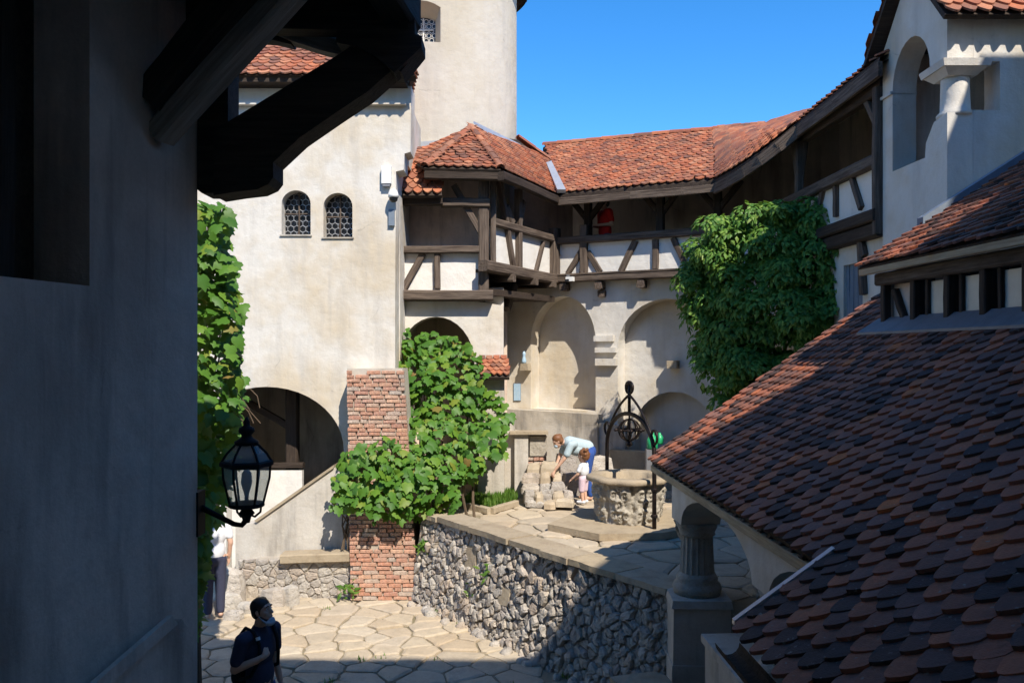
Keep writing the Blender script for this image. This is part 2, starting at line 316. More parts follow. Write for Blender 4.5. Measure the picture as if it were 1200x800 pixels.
# ------------------------------------------------------------------ roof tiles (beaver tails with rounded ends)
def tile_shape(wd, ln, th=0.024, tip=0.28, n=6):
    h = ln*0.42; pts = [(-wd/2, h), (-wd*.34, h*.52), (-wd*.15, h*.13), (0, 0), (wd*.15, h*.13), (wd*.34, h*.52), (wd/2, h)]   # softly pointed tail
    pts += [(wd/2, ln), (-wd/2, ln)]; k = len(pts)
    v = [(x, y, th) for x, y in pts]+[(x, y, 0) for x, y in pts[:k-2]]
    f = [tuple(range(k))]
    f += [(i+1, i, k+i, k+i+1) for i in range(k-3)]
    f += [(k-2, k-3, 2*k-3), (0, k-1, k)]
    return v, f
def tile_mats(A, B, C, D, wd, ex, tilt=9.0, jit=1.0, edge=0.0, keep=None):
    """matrices of tiles on quad A-B (eave, left to right) / D-C (upper edge)"""
    A, B, C, D = (Vector(p) for p in (A, B, C, D)); out = []
    L = max(((A+B)/2-(C+D)/2).length, 0.1); rows = int(L/ex+0.999); nrm = (B-A).cross(D-A) if (D-A).length > 1e-3 else (B-A).cross(C-A)
    nrm.normalize()
    if nrm.z < 0: nrm = -nrm
    for i in range(rows):
        t = i*ex/L; l = A.lerp(D, t); r = B.lerp(C, t); W = (r-l).length
        if W < wd*0.4: continue
        x = (r-l).normalized(); y = nrm.cross(x).normalized(); n = int(round(W/wd)); n = max(n, 1); st = W/n
        for j in range(n+(i % 2)):
            xx = (j+0.5-0.5*(i % 2))*st
            xx = min(max(xx, wd*0.3), W-wd*0.3) if W > wd else W/2
            p = l+x*xx+nrm*random.uniform(0.0, 0.006*jit)+y*random.uniform(-0.006, 0.006)*jit
            if keep and not keep(p): continue
            m = Matrix((x, y, nrm)).transposed().to_4x4(); m.translation = p
            slip = random.random() < .035*jit
            if slip: p = p-y*random.uniform(.01, .035)
            m = m @ Matrix.Rotation(R(-tilt+random.uniform(-1.5, 1.5)*jit), 4, 'X') @ Matrix.Rotation(R(random.uniform(-2, 2)*jit*(4 if slip else 1)), 4, 'Z') @ Matrix.Rotation(R(random.uniform(-1.5, 1.5)*jit), 4, 'Y')
            m.translation = p+nrm*(0.012+math.sin(R(tilt))*ex*1.35)
            out.append(m)
    return out
def deck(name, pts, th, mat, parent):
    pts = [Vector(p) for p in pts]; n = (pts[1]-pts[0]).cross(pts[2]-pts[0]).normalized()
    if n.z < 0: n = -n
    return MB().prism(pts, -n*th).build(name, mat, parent)
def tile_stuff(name, mats, wd, ex, mat, parent):
    v, f = tile_shape(wd*0.97, ex*1.75); o = joined(name, v, f, mats, [random.random() for _ in mats], mat, parent); o['kind'] = 'stuff'; return o
def ridge_tiles(A, B, r, ln, mat, parent, name='ridge_tile'):
    """half-round cap tiles from A to B, each its own piece"""
    A = Vector(A); B = Vector(B); d = (B-A); n = max(2, int(d.length/ln)); st = d/n; a = d.normalized(); s = a.cross(Vector((0, 0, 1))).normalized(); up = s.cross(a)
    for i in range(n):
        p = A+st*i; q = A+st*(i+1.08); v = []
        for k, (o, rr) in enumerate(((p, r*1.06), (q, r*0.92))):
            for th in (1.0, 0.86):
                for j in range(7):
                    an = math.pi*j/6; v.append(o+s*math.cos(an)*rr*th+up*(math.sin(an)*rr*th-0.03+random.uniform(-.004, .004)))
        f = []
        for j in range(6):
            f += [(j, j+1, 14+j+1, 14+j), (7+j+1, 7+j, 21+j, 21+j+1), (j+1, j, 7+j, 7+j+1), (14+j, 14+j+1, 21+j+1, 21+j)]
        MB().add(v, f).build(name, mat, parent)

# ------------------------------------------------------------------ irregular stones
def voronoi(pts, bounds):
    """cells of 2-D points clipped to a convex polygon"""
    pts = [Vector(p).to_2d() for p in pts]; cells = []
    for i, p in enumerate(pts):
        poly = [Vector(b) for b in bounds]
        for q in sorted((q for j, q in enumerate(pts) if j != i), key=lambda q: (q-p).length)[:22]:
            m = (p+q)/2; n = q-p; out = []
            for k in range(len(poly)):
                a, b = poly[k], poly[(k+1) % len(poly)]; da, db = (a-m).dot(n), (b-m).dot(n)
                if da <= 0: out.append(a)
                if (da < 0) != (db < 0) and abs(da-db) > 1e-12: out.append(a.lerp(b, da/(da-db)))
            poly = out
            if len(poly) < 3: break
        cells.append(poly if len(poly) >= 3 else None)
    return cells
def shrink_round(poly, gap):
    c = sum(poly, Vector((0, 0)))/len(poly); out = []
    for k in range(len(poly)):
        a, b = poly[k], poly[(k+1) % len(poly)]
        if (b-a).length < 0.012: continue
        pr = Vector((-(b-a).y, (b-a).x)); out += [a.lerp(b, 0.08), a.lerp(b, 0.5)+pr*random.uniform(-.05, .05), a.lerp(b, 0.92)]
    if len(out) < 3: return None
    r = sum((p-c).length for p in out)/len(out); s = max(0.3, 1-gap/r)
    return [c+(p-c)*s for p in out]
def stone_mesh(poly, fn, h, dome, jit, mat, name):
    """poly in 2-D, fn(u, v, d) -> world; base sunk, edge rounded, top domed"""
    c = sum(poly, Vector((0, 0)))/len(poly); n = len(poly); v = []
    j0 = [(random.uniform(-jit, jit), random.uniform(-jit, jit)) for _ in poly]; tx, ty = random.uniform(-dome, dome), random.uniform(-dome, dome)
    for (s, d) in ((1.0, -0.03), (0.97, h*0.55), (0.80, h*0.95)):
        for k, p in enumerate(poly):
            q = c+(p-c)*s+Vector(j0[k])*(0.5 if s == 1 else 1); dd = d+((q-c).x*tx+(q-c).y*ty)*(d > 0)*1.2+(random.uniform(-jit, jit)*0.6 if d > 0 else 0)
            v.append(fn(q.x, q.y, dd))
    v.append(fn(c.x, c.y, h*(1.0+dome))); f = []
    for r in (0, n):
        for k in range(n): f.append((r+k, r+(k+1) % n, r+n+(k+1) % n, r+n+k))
    for k in range(n): f.append((2*n+k, 2*n+(k+1) % n, 3*n))
    return MB().add(v, f).mesh(name, mat, dome > 0.1)
def jgrid(u0, u1, v0, v1, du, dv, j=0.38):
    out = []; nv = max(1, round((v1-v0)/dv)); nu = max(1, round((u1-u0)/du))
    for b in range(nv):
        for a in range(nu): out.append((u0+(a+0.5+(0.5 if b % 2 else 0)*0.8-0.2+random.uniform(-j, j))*(u1-u0)/nu, v0+(b+0.5+random.uniform(-j, j))*(v1-v0)/nv))
    return out
def scatter(u0, u1, v0, v1, n, k=0.78):
    """random points with a minimum distance, so that cell sizes differ"""
    r = k*math.sqrt((u1-u0)*(v1-v0)/n); out = []; t = 0
    while len(out) < n and t < n*60:
        t += 1; p = Vector((random.uniform(u0, u1), random.uniform(v0, v1)))
        if all((p-q).length_squared > (r*random.uniform(.75, 1.1))**2 for q in out): out.append(p)
    return out
def stones(name, cells, fn, h, dome, jit, gap, mat, parent, test=None, maxobj=300):
    """one mesh per stone; past maxobj the smallest ones are joined into one filling"""
    ps = []
    for c in cells:
        p = shrink_round(c, gap) if c else None
        if not p: continue
        cc = sum(p, Vector((0, 0)))/len(p)
        if test and not test(cc): continue
        ps.append((sum((q-cc).length for q in p)/len(p), p))
    ps.sort(key=lambda t: -t[0])
    for i, (r, p) in enumerate(ps[:maxobj]): link(name, stone_mesh(p, fn, h*random.uniform(0.6, 1.35), dome, jit, mat, name), parent)
    fill = MB()
    for r, p in ps[maxobj:]:
        me = stone_mesh(p, fn, h*random.uniform(0.5, 1.1), dome, jit, mat, name)
        fill.add([v.co[:] for v in me.vertices], [tuple(q.vertices) for q in me.polygons], None, random.uniform(.01, 1)); bpy.data.meshes.remove(me)
    if fill.v: fill.build('small_'+name+'s', mat, parent)['kind'] = 'stuff'
# ================================================================== SETTING: ground, court, terrace
TZ = 1.33                                         # terrace level; the lower court is z = 0
g = MB(); g.add([(-400, -400, -0.09), (400, -400, -0.09), (400, 400, -0.09), (-400, 400, -0.09)], [(0, 1, 2, 3)])
tag(g.build('ground', M_EARTH), 'bare earth ground sheet', None, None, 'structure')
court = MB().prism([(-9, 1.0, -0.03), (2.2, 1.0, -0.03), (2.2, 9.2, -0.03), (-1.6, 14.2, -0.03), (-9, 14.2, -0.03)], (0, 0, -0.3)).build('court_paving', M_EARTH)
tag(court, 'pale crazy paving of the lower court', None, None, 'structure')
pts = scatter(-6.2, 1.9, 7.6, 13.9, 300, 0.72)
def flag(u, v, d): return Vector((u, v, d-0.03))
RWA, RWB = Vector((-1.45, 13.25, 0)), Vector((1.72, 8.98, 0))
RW = Frame(RWA, RWB-RWA); RWL = (RWB-RWA).length
def court_vis(c):
    q = Vector((c.x, c.y, 0))
    return (q-RWA).dot(RW.n) > 0.15 and c.y < 13.75 and (c.x/c.y) > -0.42 and c.y > 8.2
stones('flagstone', voronoi(pts, [(-7, 7), (3, 7), (3, 14.2), (-7, 14.2)]), flag, 0.035, 0.02, 0.006, 0.010, M_FLAG, court, court_vis)
ti = -RW.n*0.12
terr = MB().prism([(RWA.x+ti.x-0.6, 15.2, TZ-0.03), tuple((RWA+ti).to_2d())+(TZ-0.03,), tuple((RWB+ti).to_2d())+(TZ-0.03,), (2.25, 9.0, TZ-0.03), (2.5, 4.0, TZ-0.03), (6.5, 4.0, TZ-0.03), (6.5, 18.5, TZ-0.03), (-2.05, 18.5, TZ-0.03)], (0, 0, -1.6)).build('terrace', M_EARTH)
tag(terr, 'upper terrace paved with pale stone round the well', None, None, 'structure')
pts = scatter(-1.3, 4.4, 8.6, 17.0, 170, 0.72)
def tflag(u, v, d): return Vector((u, v, TZ-0.03+d))
def terr_vis(c):
    q = Vector((c.x, c.y, 0)); return (q-RWA).dot(RW.n) < -0.42 and c.y < 16.4
stones('flagstone', voronoi(pts, [(-2, 8), (5, 8), (5, 18), (-2, 18)]), tflag, 0.035, 0.012, 0.005, 0.007, M_FLAG, terr, terr_vis)

# ================================================================== RETAINING WALL
rw = thing('retaining_wall', 'rough grey rubble stone wall holding up the terrace beside the lower court', 'wall', RWA)
core = MB().prism([RW.p(-0.1, -0.1, 0.165), RW.p(RWL+0.05, -0.1, 0.165), RW.p(RWL+0.05, 1.33, -0.048), RW.p(-0.1, 1.33, -0.048)], -RW.n*0.35).build('mortar_core', M_MORTAR, rw)
pts = scatter(0, RWL+0.1, -0.05, 1.34, 560, 0.5)
def rwf(u, v, d): return RW.p(u, v, d+0.12-0.21*max(0, v)/1.33)
def rw_gap(c): return not ((abs(c.x-1.45) < 0.13 and abs(c.y-0.98) < 0.17) or (abs(c.x-2.35) < 0.13 and abs(c.y-0.62) < 0.13))
stones('stone', voronoi(pts, [(-0.05, -0.05), (RWL+0.03, -0.05), (RWL+0.03, 1.34), (-0.05, 1.34)]), rwf, 0.088, 0.08, 0.012, 0.004, M_RUBBLE, rw, rw_gap)
for (u, v, a, b) in ((1.45, 0.98, 0.27, 0.34), (2.35, 0.62, 0.25, 0.25)):
    MB().prism([rwf(u-a/2, v-b/2, 0.06), rwf(u+a/2, v-b/2+.02, 0.06), rwf(u+a/2-.02, v+b/2, 0.05), rwf(u-a/2, v+b/2-.03, 0.06)], -RW.n*0.1).build('slab_stone', M_COPE, rw)
u = -0.12; k = 0
while u < RWL-0.05:
    L = random.uniform(0.55, 1.0); e = min(u+L, RWL+0.04); z0 = 1.335+random.uniform(-.006, .006); z1 = z0+0.075+random.uniform(-.008, .012)
    fo, bo = 0.05+random.uniform(-.02, .02), -0.42+random.uniform(-.03, .02); n = 4; top = []; 
    fr = [RW.p(u+0.008+(e-u-0.016)*i/n, z0, fo+random.uniform(-.018, .018)) for i in range(n+1)]; bk = [RW.p(e-0.008-(e-u-0.016)*i/n, z0, bo+random.uniform(-.012, .012)) for i in range(n+1)]
    MB().prism(fr+bk, (0, 0, z1-z0)).build('coping_slab', M_COPE, rw); u = e
# rubble at the foot of the wall
for i in range(26):
    t = random.random(); p = RW.p(t*RWL*0.85-0.15, 0, random.uniform(0.18, 0.32)); s = random.uniform(0.05, 0.11)
    poly = [Vector((math.cos(a)*s*random.uniform(.7, 1.2), math.sin(a)*s*random.uniform(.7, 1.2))) for a in np.linspace(0, 6.28, 7)[:-1]]
    link('footing_stone', stone_mesh(poly, lambda a, b, d, p=p: p+Vector((a, b, d-0.02)), s*0.8, 0.3, 0.01, M_RUBBLE, 'footing_stone'), rw)

# ================================================================== FOREGROUND LEFT WING (dark shaded wall, jetty and brackets)
LWD = Vector((0.139, 0.99, 0)); LW = Frame((-1.92, 5.0), LWD)           # u grows away from the viewer
lw = thing('castle_wing', 'tall grey plastered wall in deep shade filling the left edge', 'building', (-2.0, 4.0, 0))
def lwu(px): return LW.uv(px, 400)[0]
ur = lwu(105); ul = lwu(-330); zs = LW.uv(105, 335)[1]; zs0 = LW.uv(0, 326)[1]
wall('wall', LW, [(-5.5, -0.1), (0, -0.1), (0, 7.2), (-5.5, 7.2)], [[(ul, zs0), (ur, zs), (ur, 6.6), (ul, 6.6)]], 0, -0.62, M_PLASTG, lw)
MB().prism([LW.p(0, -0.1, -0.625), LW.p(0, -0.1, -3.6), LW.p(-0.5, -0.1, -3.6), LW.p(-0.5, -0.1, -0.625)], (0, 0, 7.3)).build('end_wall', M_PLASTG, lw)
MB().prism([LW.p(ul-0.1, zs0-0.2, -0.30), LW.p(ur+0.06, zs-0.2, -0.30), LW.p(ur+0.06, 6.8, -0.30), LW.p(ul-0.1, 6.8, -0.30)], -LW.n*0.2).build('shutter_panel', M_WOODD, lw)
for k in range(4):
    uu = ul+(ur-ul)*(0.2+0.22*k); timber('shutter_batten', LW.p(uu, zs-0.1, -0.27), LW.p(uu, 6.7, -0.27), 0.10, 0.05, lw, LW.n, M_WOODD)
# sloping plastered buttress at the foot
o = MB().prism([LW.at(92, 812, 0.02), LW.at(196, 724, 0.02), LW.at(206, 740, 0.02), LW.at(222, 860, 0.02), LW.at(92, 900, 0.02)], LW.n*0.09).build('buttress', M_PLASTG, lw)
MB().prism([LW.at(88, 814, 0.115), LW.at(196, 721, 0.115), LW.at(203, 730, 0.115), LW.at(100, 822, 0.115)], LW.n*0.03).build('buttress_cap', M_PLASTG, o)
# jettied upper storey: joists, soffit, wall above
ZJ = 6.12
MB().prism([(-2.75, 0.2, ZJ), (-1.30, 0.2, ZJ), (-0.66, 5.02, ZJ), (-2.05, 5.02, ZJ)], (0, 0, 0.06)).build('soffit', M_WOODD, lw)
MB().prism([(-4.5, 0.0, ZJ+0.07), (-1.34, 0.0, ZJ+0.07), (-0.68, 4.98, ZJ+0.07), (-4.5, 4.98, ZJ+0.07)], (0, 0, 1.7)).build('upper_storey', M_PLASTG, lw)
for k in range(5):
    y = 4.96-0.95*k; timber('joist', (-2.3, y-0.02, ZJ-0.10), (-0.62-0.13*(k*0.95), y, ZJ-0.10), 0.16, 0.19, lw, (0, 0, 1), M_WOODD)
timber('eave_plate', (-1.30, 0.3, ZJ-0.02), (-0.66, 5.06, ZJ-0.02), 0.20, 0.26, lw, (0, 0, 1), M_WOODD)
# carved bracket at the corner (post, curved brace, end block), seen almost edge on
def dpoly(name, px, Y, th, mat): return MB().prism([P(x, y, Y) for x, y in px], (0, th, 0)).build(name, mat, lw)
dpoly('bracket_post', [(232, -60), (267, -60), (267, 150), (262, 226), (236, 226), (231, 222)], 4.98, 0.20, M_WOODD)
dpoly('curved_brace', [(250, 153), (400, 62), (440, 36), (494, 42), (494, 54), (470, 84), (458, 83), (430, 108), (395, 131), (350, 162), (320, 190), (320, 208), (314, 216), (301, 222), (275, 225), (250, 229)], 4.94, 0.22, M_WOODD)
dpoly('end_block', [(395, -70), (485, -70), (486, 40), (494, 44), (494, 55), (462, 85), (440, 66), (420, 55), (394, 50)], 4.90, 0.16, M_WOODD)
dpoly('end_block', [(262, -80), (395, -80), (395, -8), (262, 8)], 4.99, 0.15, M_WOODD)
timber('tie_beam', P(330, 36, 5.10), P(404, 60, 5.12), 0.10, 0.12, lw, (0, -1, 0), M_WOODG)
timber('tie_beam', P(262, 34, 5.16), P(345, 45, 5.14), 0.10, 0.12, lw, (0, -1, 0), M_WOODD)
# nearer diagonal strut with its cut end
a0 = LW.at(187, 158, 0.02); timber('strut', a0, P(352, -22, 4.25), 0.13, 0.15, lw, (0, -1, 0.3), M_WOODG)
a1 = LW.at(178, 120, 0.0); timber('strut', a1, P(300, -30, 4.45), 0.20, 0.18, lw, (0, -1, 0.3), M_WOODD)
# lower wing beyond the corner that carries the creeper
cw = thing('garden_wall', 'plaster wall end behind the dark corner, overgrown with creeper', 'wall', (-4.2, 8, 0))
MB().box((-4.6, 7.45, 2.9), (1.7, 3.9, 6.0)).build('wall', M_PLASTD, cw)
MB().box((-4.6, 7.45, 5.96), (1.86, 4.05, 0.12)).build('coping', M_COPE, cw)

# ================================================================== CASTLE BLOCK LEFT (lit plaster wall, arch, twin windows)
CL = Frame((0, 14.0), (1, 0))
cb = thing('castle_building', 'sunlit cream plaster castle block with twin arched windows and an arched stairway', 'building', (-4, 14, 0))
def cu(px): return CL.uv(px, 400)[0]
def cv(py): return CL.uv(600, py)[1]
wins = []
for (x0, x1, yt, yb) in ((330, 364, 223, 275), (379, 413, 226, 278)):
    wins.append(arch_pts(cu(x0), cu(x1), cv(yb), cv(yt+16), cv(yt)))
archo = arch_pts(cu(221), cu(403), -0.2, cv(527), cv(453), 22)
TOPZ = cv(101)
wall('wall', CL, [(-9, -0.3), (cu(463), -0.3), (cu(463), cv(352)), (cu(464), cv(201)), (cu(473), cv(199)), (cu(474), cv(180)), (cu(481), cv(178)), (cu(482), TOPZ), (-9, TOPZ)], wins+[archo], 0, -0.5, M_PLAST, cb)
MB().prism([CL.p(cu(464), -0.3, -0.505), CL.p(cu(464), -0.3, -3.5), CL.p(cu(464)-0.3, -0.3, -3.5), CL.p(cu(464)-0.3, -0.3, -0.505)], (0, 0, TOPZ-0.2)).build('side_wall', M_PLAST, cb)
for wn in wins:                                   # honeycomb lattice windows
    us = [q[0] for q in wn]; vs = [q[1] for q in wn]; u0, u1, v0, v1 = min(us), max(us), min(vs), max(vs)
    wo_ = MB().prism([CL.p(u0-.02, v0-.02, -.24), CL.p(u1+.02, v0-.02, -.24), CL.p(u1+.02, v1+.02, -.24), CL.p(u0-.02, v1+.02, -.24)], (0, 0.03, 0)).build('window', M_DARKGLASS, cb)
    lat = MB(); r = (u1-u0)/8.4; row = 0; y = v0+r*0.6
    while y < v1-r*0.2:
        x = u0+r*(0.9 if row % 2 == 0 else 0.0)
        while x < u1+r*0.5:
            lat.tube([CL.p(x+r*1.0*math.cos(R(60*i+30)), y+r*1.0*math.sin(R(60*i+30)), -.20) for i in range(7)], 0.0055, 4, False); x += r*1.76
        y += r*1.55; row += 1
    lat.build('lattice', M_METAL, wo_)
    fr = MB(); fr.beam(CL.p((u0+u1)/2, v0, -.19), CL.p((u0+u1)/2, v1, -.19), 0.025, 0.03); fr.beam(CL.p(u0, v0+(v1-v0)*0.5, -.19), CL.p(u1, v0+(v1-v0)*0.5, -.19), 0.02, 0.02)
    fr.build('glazing_bar', M_WOOD, wo_)
    MB().box(CL.p((u0+u1)/2, v0-0.012, -0.05), (u1-u0+0.05, 0.16, 0.024)).build('sill', M_PLASTD, wo_)
# frieze and eave of the block, tiles behind the bracket
MB().box((-5.4, 13.93, TOPZ-0.32), (7.2, 0.10, 0.05)).build('string_course', M_PLAST, cb)
MB().box((-5.43, 13.86, TOPZ+0.01), (7.3, 0.42, 0.10)).build('eave_board', M_WOODD, cb)
EZ = TOPZ+0.06
A, B, C_, D = Vector((-8, 13.62, EZ)), Vector((-1.60, 13.62, EZ)), Vector((-3.4, 16.6, EZ+2.5)), Vector((-8, 16.6, EZ+2.5))
rf = deck('roof', (A, B, C_, D), 0.10, M_WOODD, cb)
tile_stuff('roof_tiles', tile_mats(A-Vector((0, .06, .05)), B-Vector((0, .06, .05)), C_, D, 0.19, 0.15), 0.19, 0.15, M_TILER, rf)
deck('roof', (B, Vector((-2.25, 16.8, EZ)), C_), 0.08, M_WOODD, cb)
tile_stuff('roof_tiles', tile_mats(B, Vector((-2.25, 16.8, EZ)), C_, C_, 0.19, 0.15), 0.19, 0.15, M_TILER, rf)
MB().box((-2.0, 15.4, TOPZ-.6), (.28, 2.6, 1.2)).build('side_wall_top', M_PLAST, cb)
ch = MB().box((-3.28, 15.0, 9.75), (0.42, 0.4, 1.3)).build('chimney', M_PLAST, cb)
# stair hall inside the arch
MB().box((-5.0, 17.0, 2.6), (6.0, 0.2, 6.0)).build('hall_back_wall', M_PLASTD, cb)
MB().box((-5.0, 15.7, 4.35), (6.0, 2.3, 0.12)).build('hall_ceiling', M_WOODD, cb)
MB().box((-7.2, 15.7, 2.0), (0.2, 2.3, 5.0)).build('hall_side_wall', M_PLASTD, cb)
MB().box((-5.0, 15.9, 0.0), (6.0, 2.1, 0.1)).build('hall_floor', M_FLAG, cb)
timber('post', P(343, 690, 14.9), P(343, 452, 14.9), 0.22, 0.2, cb, (0, -1, 0), M_WOODD)
timber('brace', P(275, 462, 14.95), P(340, 500, 14.95), 0.12, 0.10, cb, (0, -1, 0), M_WOODD)
timber('hand_rail', P(262, 545, 14.72), P(356, 545, 14.72), 0.09, 0.16, cb, (0, -1, 0), M_WOODD)
MB().prism([P(256, 551, 14.66), P(354, 551, 14.66), P(354, 700, 14.66), P(256, 700, 14.66)], (0, 0.12, 0)).build('inner_parapet', M_PANEL, cb)
MB().box((-4.86, 13.9, 1.2), (0.12, 0.28, 2.6)).build('door_jamb', M_PANEL, cb)
# outer stair parapet with sloping cap
SP = Frame((0, 13.62), (1, 0))
op = MB().prism([SP.at(276, 616), SP.at(300, 612), SP.at(391, 548), SP.at(416, 547), SP.at(416, 720), SP.at(276, 720)], (0, 0.3, 0)).build('stair_parapet', M_PLASTD, cb)
MB().prism([SP.at(300, 612, .04), SP.at(391, 548, .04), SP.at(391, 544.5, .04), SP.at(298, 609.5, .04)], (0, 0.38, 0)).build('parapet_cap', M_COPE, op)

# rubble bench at the foot
rb = thing('stone_bench', 'low rubble stone ledge with a long pale slab in front of the stair parapet', 'bench', (-3.6, 13.4, 0))
BN = Frame((0, 13.34), (1, 0)); b0, b1 = BN.uv(279, 690)[0], BN.uv(412, 690)[0]; bz = BN.uv(300, 655)[1]
MB().prism([BN.p(b0, -0.1, -.02), BN.p(b1, -0.1, -.02), BN.p(b1, bz-0.03, -.02), BN.p(b0+.3, bz-0.02, -.02), BN.p(b0, bz-0.15, -.02)], (0, 0.26, 0)).build('mortar_core', M_MORTAR, rb)
stones('stone', voronoi(scatter(b0, b1, -0.05, bz, 62, 0.5), [(b0, -0.05), (b1, -0.05), (b1, bz), (b0, bz)]), lambda u, v, d: BN.p(u, v, d-0.02), 0.03, 0.06, 0.010, 0.004, M_RUBBLE, rb)
p0 = BN.uv(330, 662); p1 = BN.uv(411, 660)
MB().beam(BN.p(p0[0], bz+0.02, -0.06), BN.p(p1[0], bz+0.05, -0.06), 0.15, 0.34, BN.n, 0.004, 6).build('top_slab', M_COPE, rb)
for (x, y, s, z) in ((-4.45, 12.75, 0.28, 0.16), (-4.05, 12.6, 0.2, 0.1), (-4.75, 12.55, 0.24, 0.13), (-3.75, 12.9, 0.22, 0.18), (-4.5, 13.05, 0.3, 0.35), (-4.2, 12.3, 0.16, 0.08), (-3.5, 12.95, 0.15, 0.2)):
    poly = [Vector((math.cos(a)*s*random.uniform(.8, 1.15), math.sin(a)*s*0.6*random.uniform(.8, 1.15))) for a in np.linspace(0, 6.28, 9)[:-1]]
    o = link('boulder', stone_mesh(poly, lambda a, b, d, p=Vector((x, y, 0)): p+Vector((a, b, d)), z*1.5, 0.1, 0.02, M_RUBBLE, 'boulder'), rb)

# ================================================================== BRICK BUTTRESS
bb = thing('brick_buttress', 'tall buttress of worn red bricks half covered by the grape vine', 'buttress', (-2.2, 13.3, 0))
def bfront(z): return 13.18+0.09*z
def bx0(z): return -2.60-0.035*z
def bx1(z): return -1.50-0.075*z
MB().add([(bx0(0)+.01, bfront(0)+.012, -.1), (bx1(0)-.03, bfront(0)+.012, -.1), (bx1(3.75)-.03, bfront(3.75)+.012, 3.72), (bx0(3.75)+.01, bfront(3.75)+.012, 3.72),
          (bx0(0)+.01, 14.0, -.1), (bx1(0)-.01, 14.0, -.1), (bx1(3.75), 14.0, 3.72), (bx0(3.75)+.01, 14.0, 3.72)], [(0, 1, 2, 3), (5, 4, 7, 6), (4, 0, 3, 7), (1, 5, 6, 2), (3, 2, 6, 7)]).build('mortar_core', M_MORTAR, bb)
bricks = []
for var in range(6):
    s = MB(); L, Hh, Dp = 0.235, 0.057, 0.09; v = []
    for sx in (-1, 1):
        for sz in (-1, 1):
            for (dy, ins) in ((0.0, 0.0), (-Dp+.006, 0.0), (-Dp, 0.006)):
                v.append((sx*(L/2-ins+random.uniform(-.006, .004)), dy+random.uniform(-.004, .004), sz*(Hh/2-ins+random.uniform(-.004, .003))))
    f = []
    for i in range(2): f += [(0+i, 3+i, 4+i, 1+i), (9+i, 6+i, 7+i, 10+i), (6+i, 0+i, 1+i, 7+i), (3+i, 9+i, 10+i, 4+i)]
    f.append((2, 5, 11, 8)); bricks.append(s.add(v, f).mesh('brick', M_BRICK))
k = 0; nb = 0
while True:
    z = 0.04+k*0.067
    if z > 3.72: break
    x0, x1 = bx0(z), bx1(z); off = random.uniform(.07, .13) if k % 2 else random.uniform(0, .04); x = x0-off
    while x < x1-0.04 and nb < 300:
        blen = random.choice((.235, .235, .215, .19, .12))
        a, b = max(x, x0), min(x+blen, x1)
        if b-a > 0.05 and random.random() > .012:
            o = bpy.data.objects.new('brick', random.choice(bricks)); COL.objects.link(o); o.parent = bb; o.matrix_parent_inverse = world_of(bb).inverted()
            o.location = ((a+b)/2, bfront(z)+0.065+random.uniform(-.012, .012), z); o.scale = ((b-a-0.012)/0.235, 1, 1); o.rotation_euler = (R(random.uniform(-2, 2)), R(random.uniform(-1.2, 1.2)), R(random.uniform(-2, 2))); nb += 1
        x += blen+.010
    k += 1
# side bricks (left reveal)
for kk in range(0, 50, 2):
    z = 0.04+kk*0.0735; o = bpy.data.objects.new('brick', random.choice(bricks)); COL.objects.link(o); o.parent = bb; o.matrix_parent_inverse = world_of(bb).inverted()
    o.location = (bx0(z)+0.075, bfront(z)+0.2, z); o.rotation_euler = (0, 0, R(-90)); o.scale = (1, 1, 1)

# ================================================================== ROUND TOWER
tw = thing('round_tower', 'round cream plaster tower with a deep window rising behind the galleries', 'tower', (-1.92, 19.0, 0))
TC = Vector((-1.92, 19.0, 0)); TR = 2.03
aw = math.atan2(-1, 0.02)                         # window looks to the viewer
cols = 96; angs = [aw+2*math.pi*(i-3)/cols for i in range(cols+1)]
rows = [2.0, 5, 8, 9.6, 10.42, 10.8, 11.15, 11.5, 12.6]; v = []; f = []
w0, w1 = 0, 6
def tpt(a, z, r): return TC+Vector((math.cos(a)*r, math.sin(a)*r, z))
for zi, z in enumerate(rows):
    for ci in range(cols):
        zz = z
        if zi == 6 and w0 <= ci <= w1: zz += 0.12*(1-((ci-3)/3)**2)
        wob = 1+0.006*noise.noise(Vector((math.cos(angs[ci])*2, math.sin(angs[ci])*2, z*0.4)))
        v.append(tpt(angs[ci], zz, TR*wob))
for zi in range(len(rows)-1):
    for ci in range(cols):
        if zi in (4, 5) and w0 <= ci < w1: continue
        a = zi*cols+ci; b = zi*cols+(ci+1) % cols; f.append((a, b, b+cols, a+cols))
tower_m = MB(); tower_m.add(v, f)
# splayed reveal
inn = []
border = [(4, c) for c in range(w0, w1+1)]+[(5, w1)]+[(6, c) for c in range(w1, w0-1, -1)]+[(5, w0)]
bi = [zi*cols+c for zi, c in border]; ov = [Vector(v[i]) for i in bi]; cen = sum(ov, Vector())/len(ov)
iv = [cen+(p-cen)*0.62+Vector((0, 0.42, -0.02)) for p in ov]; n_ = len(ov)
tower_m.add(ov+iv, [(i, (i+1) % n_, n_+(i+1) % n_, n_+i) for i in range(n_)])
o = tower_m.build('wall', M_TOWER, tw); o.data.polygons.foreach_set('use_smooth', [True]*len(o.data.polygons))
o.data.set_sharp_from_angle(angle=R(35))
wd_ = MB().prism([p+Vector((0, -0.01, 0)) for p in iv], (0, 0.05, 0)).build('window', M_DARKGLASS, tw)
fb = MB(); cx = cen.x; y_ = iv[0].y-0.03
fb.beam((cx, y_, cen.z-.25), (cx, y_, cen.z+.25), 0.03, 0.03); fb.beam((cx-.2, y_, cen.z), (cx+.2, y_, cen.z), 0.03, 0.03); fb.build('glazing_bar', M_PANEL, wd_)
lt = MB()
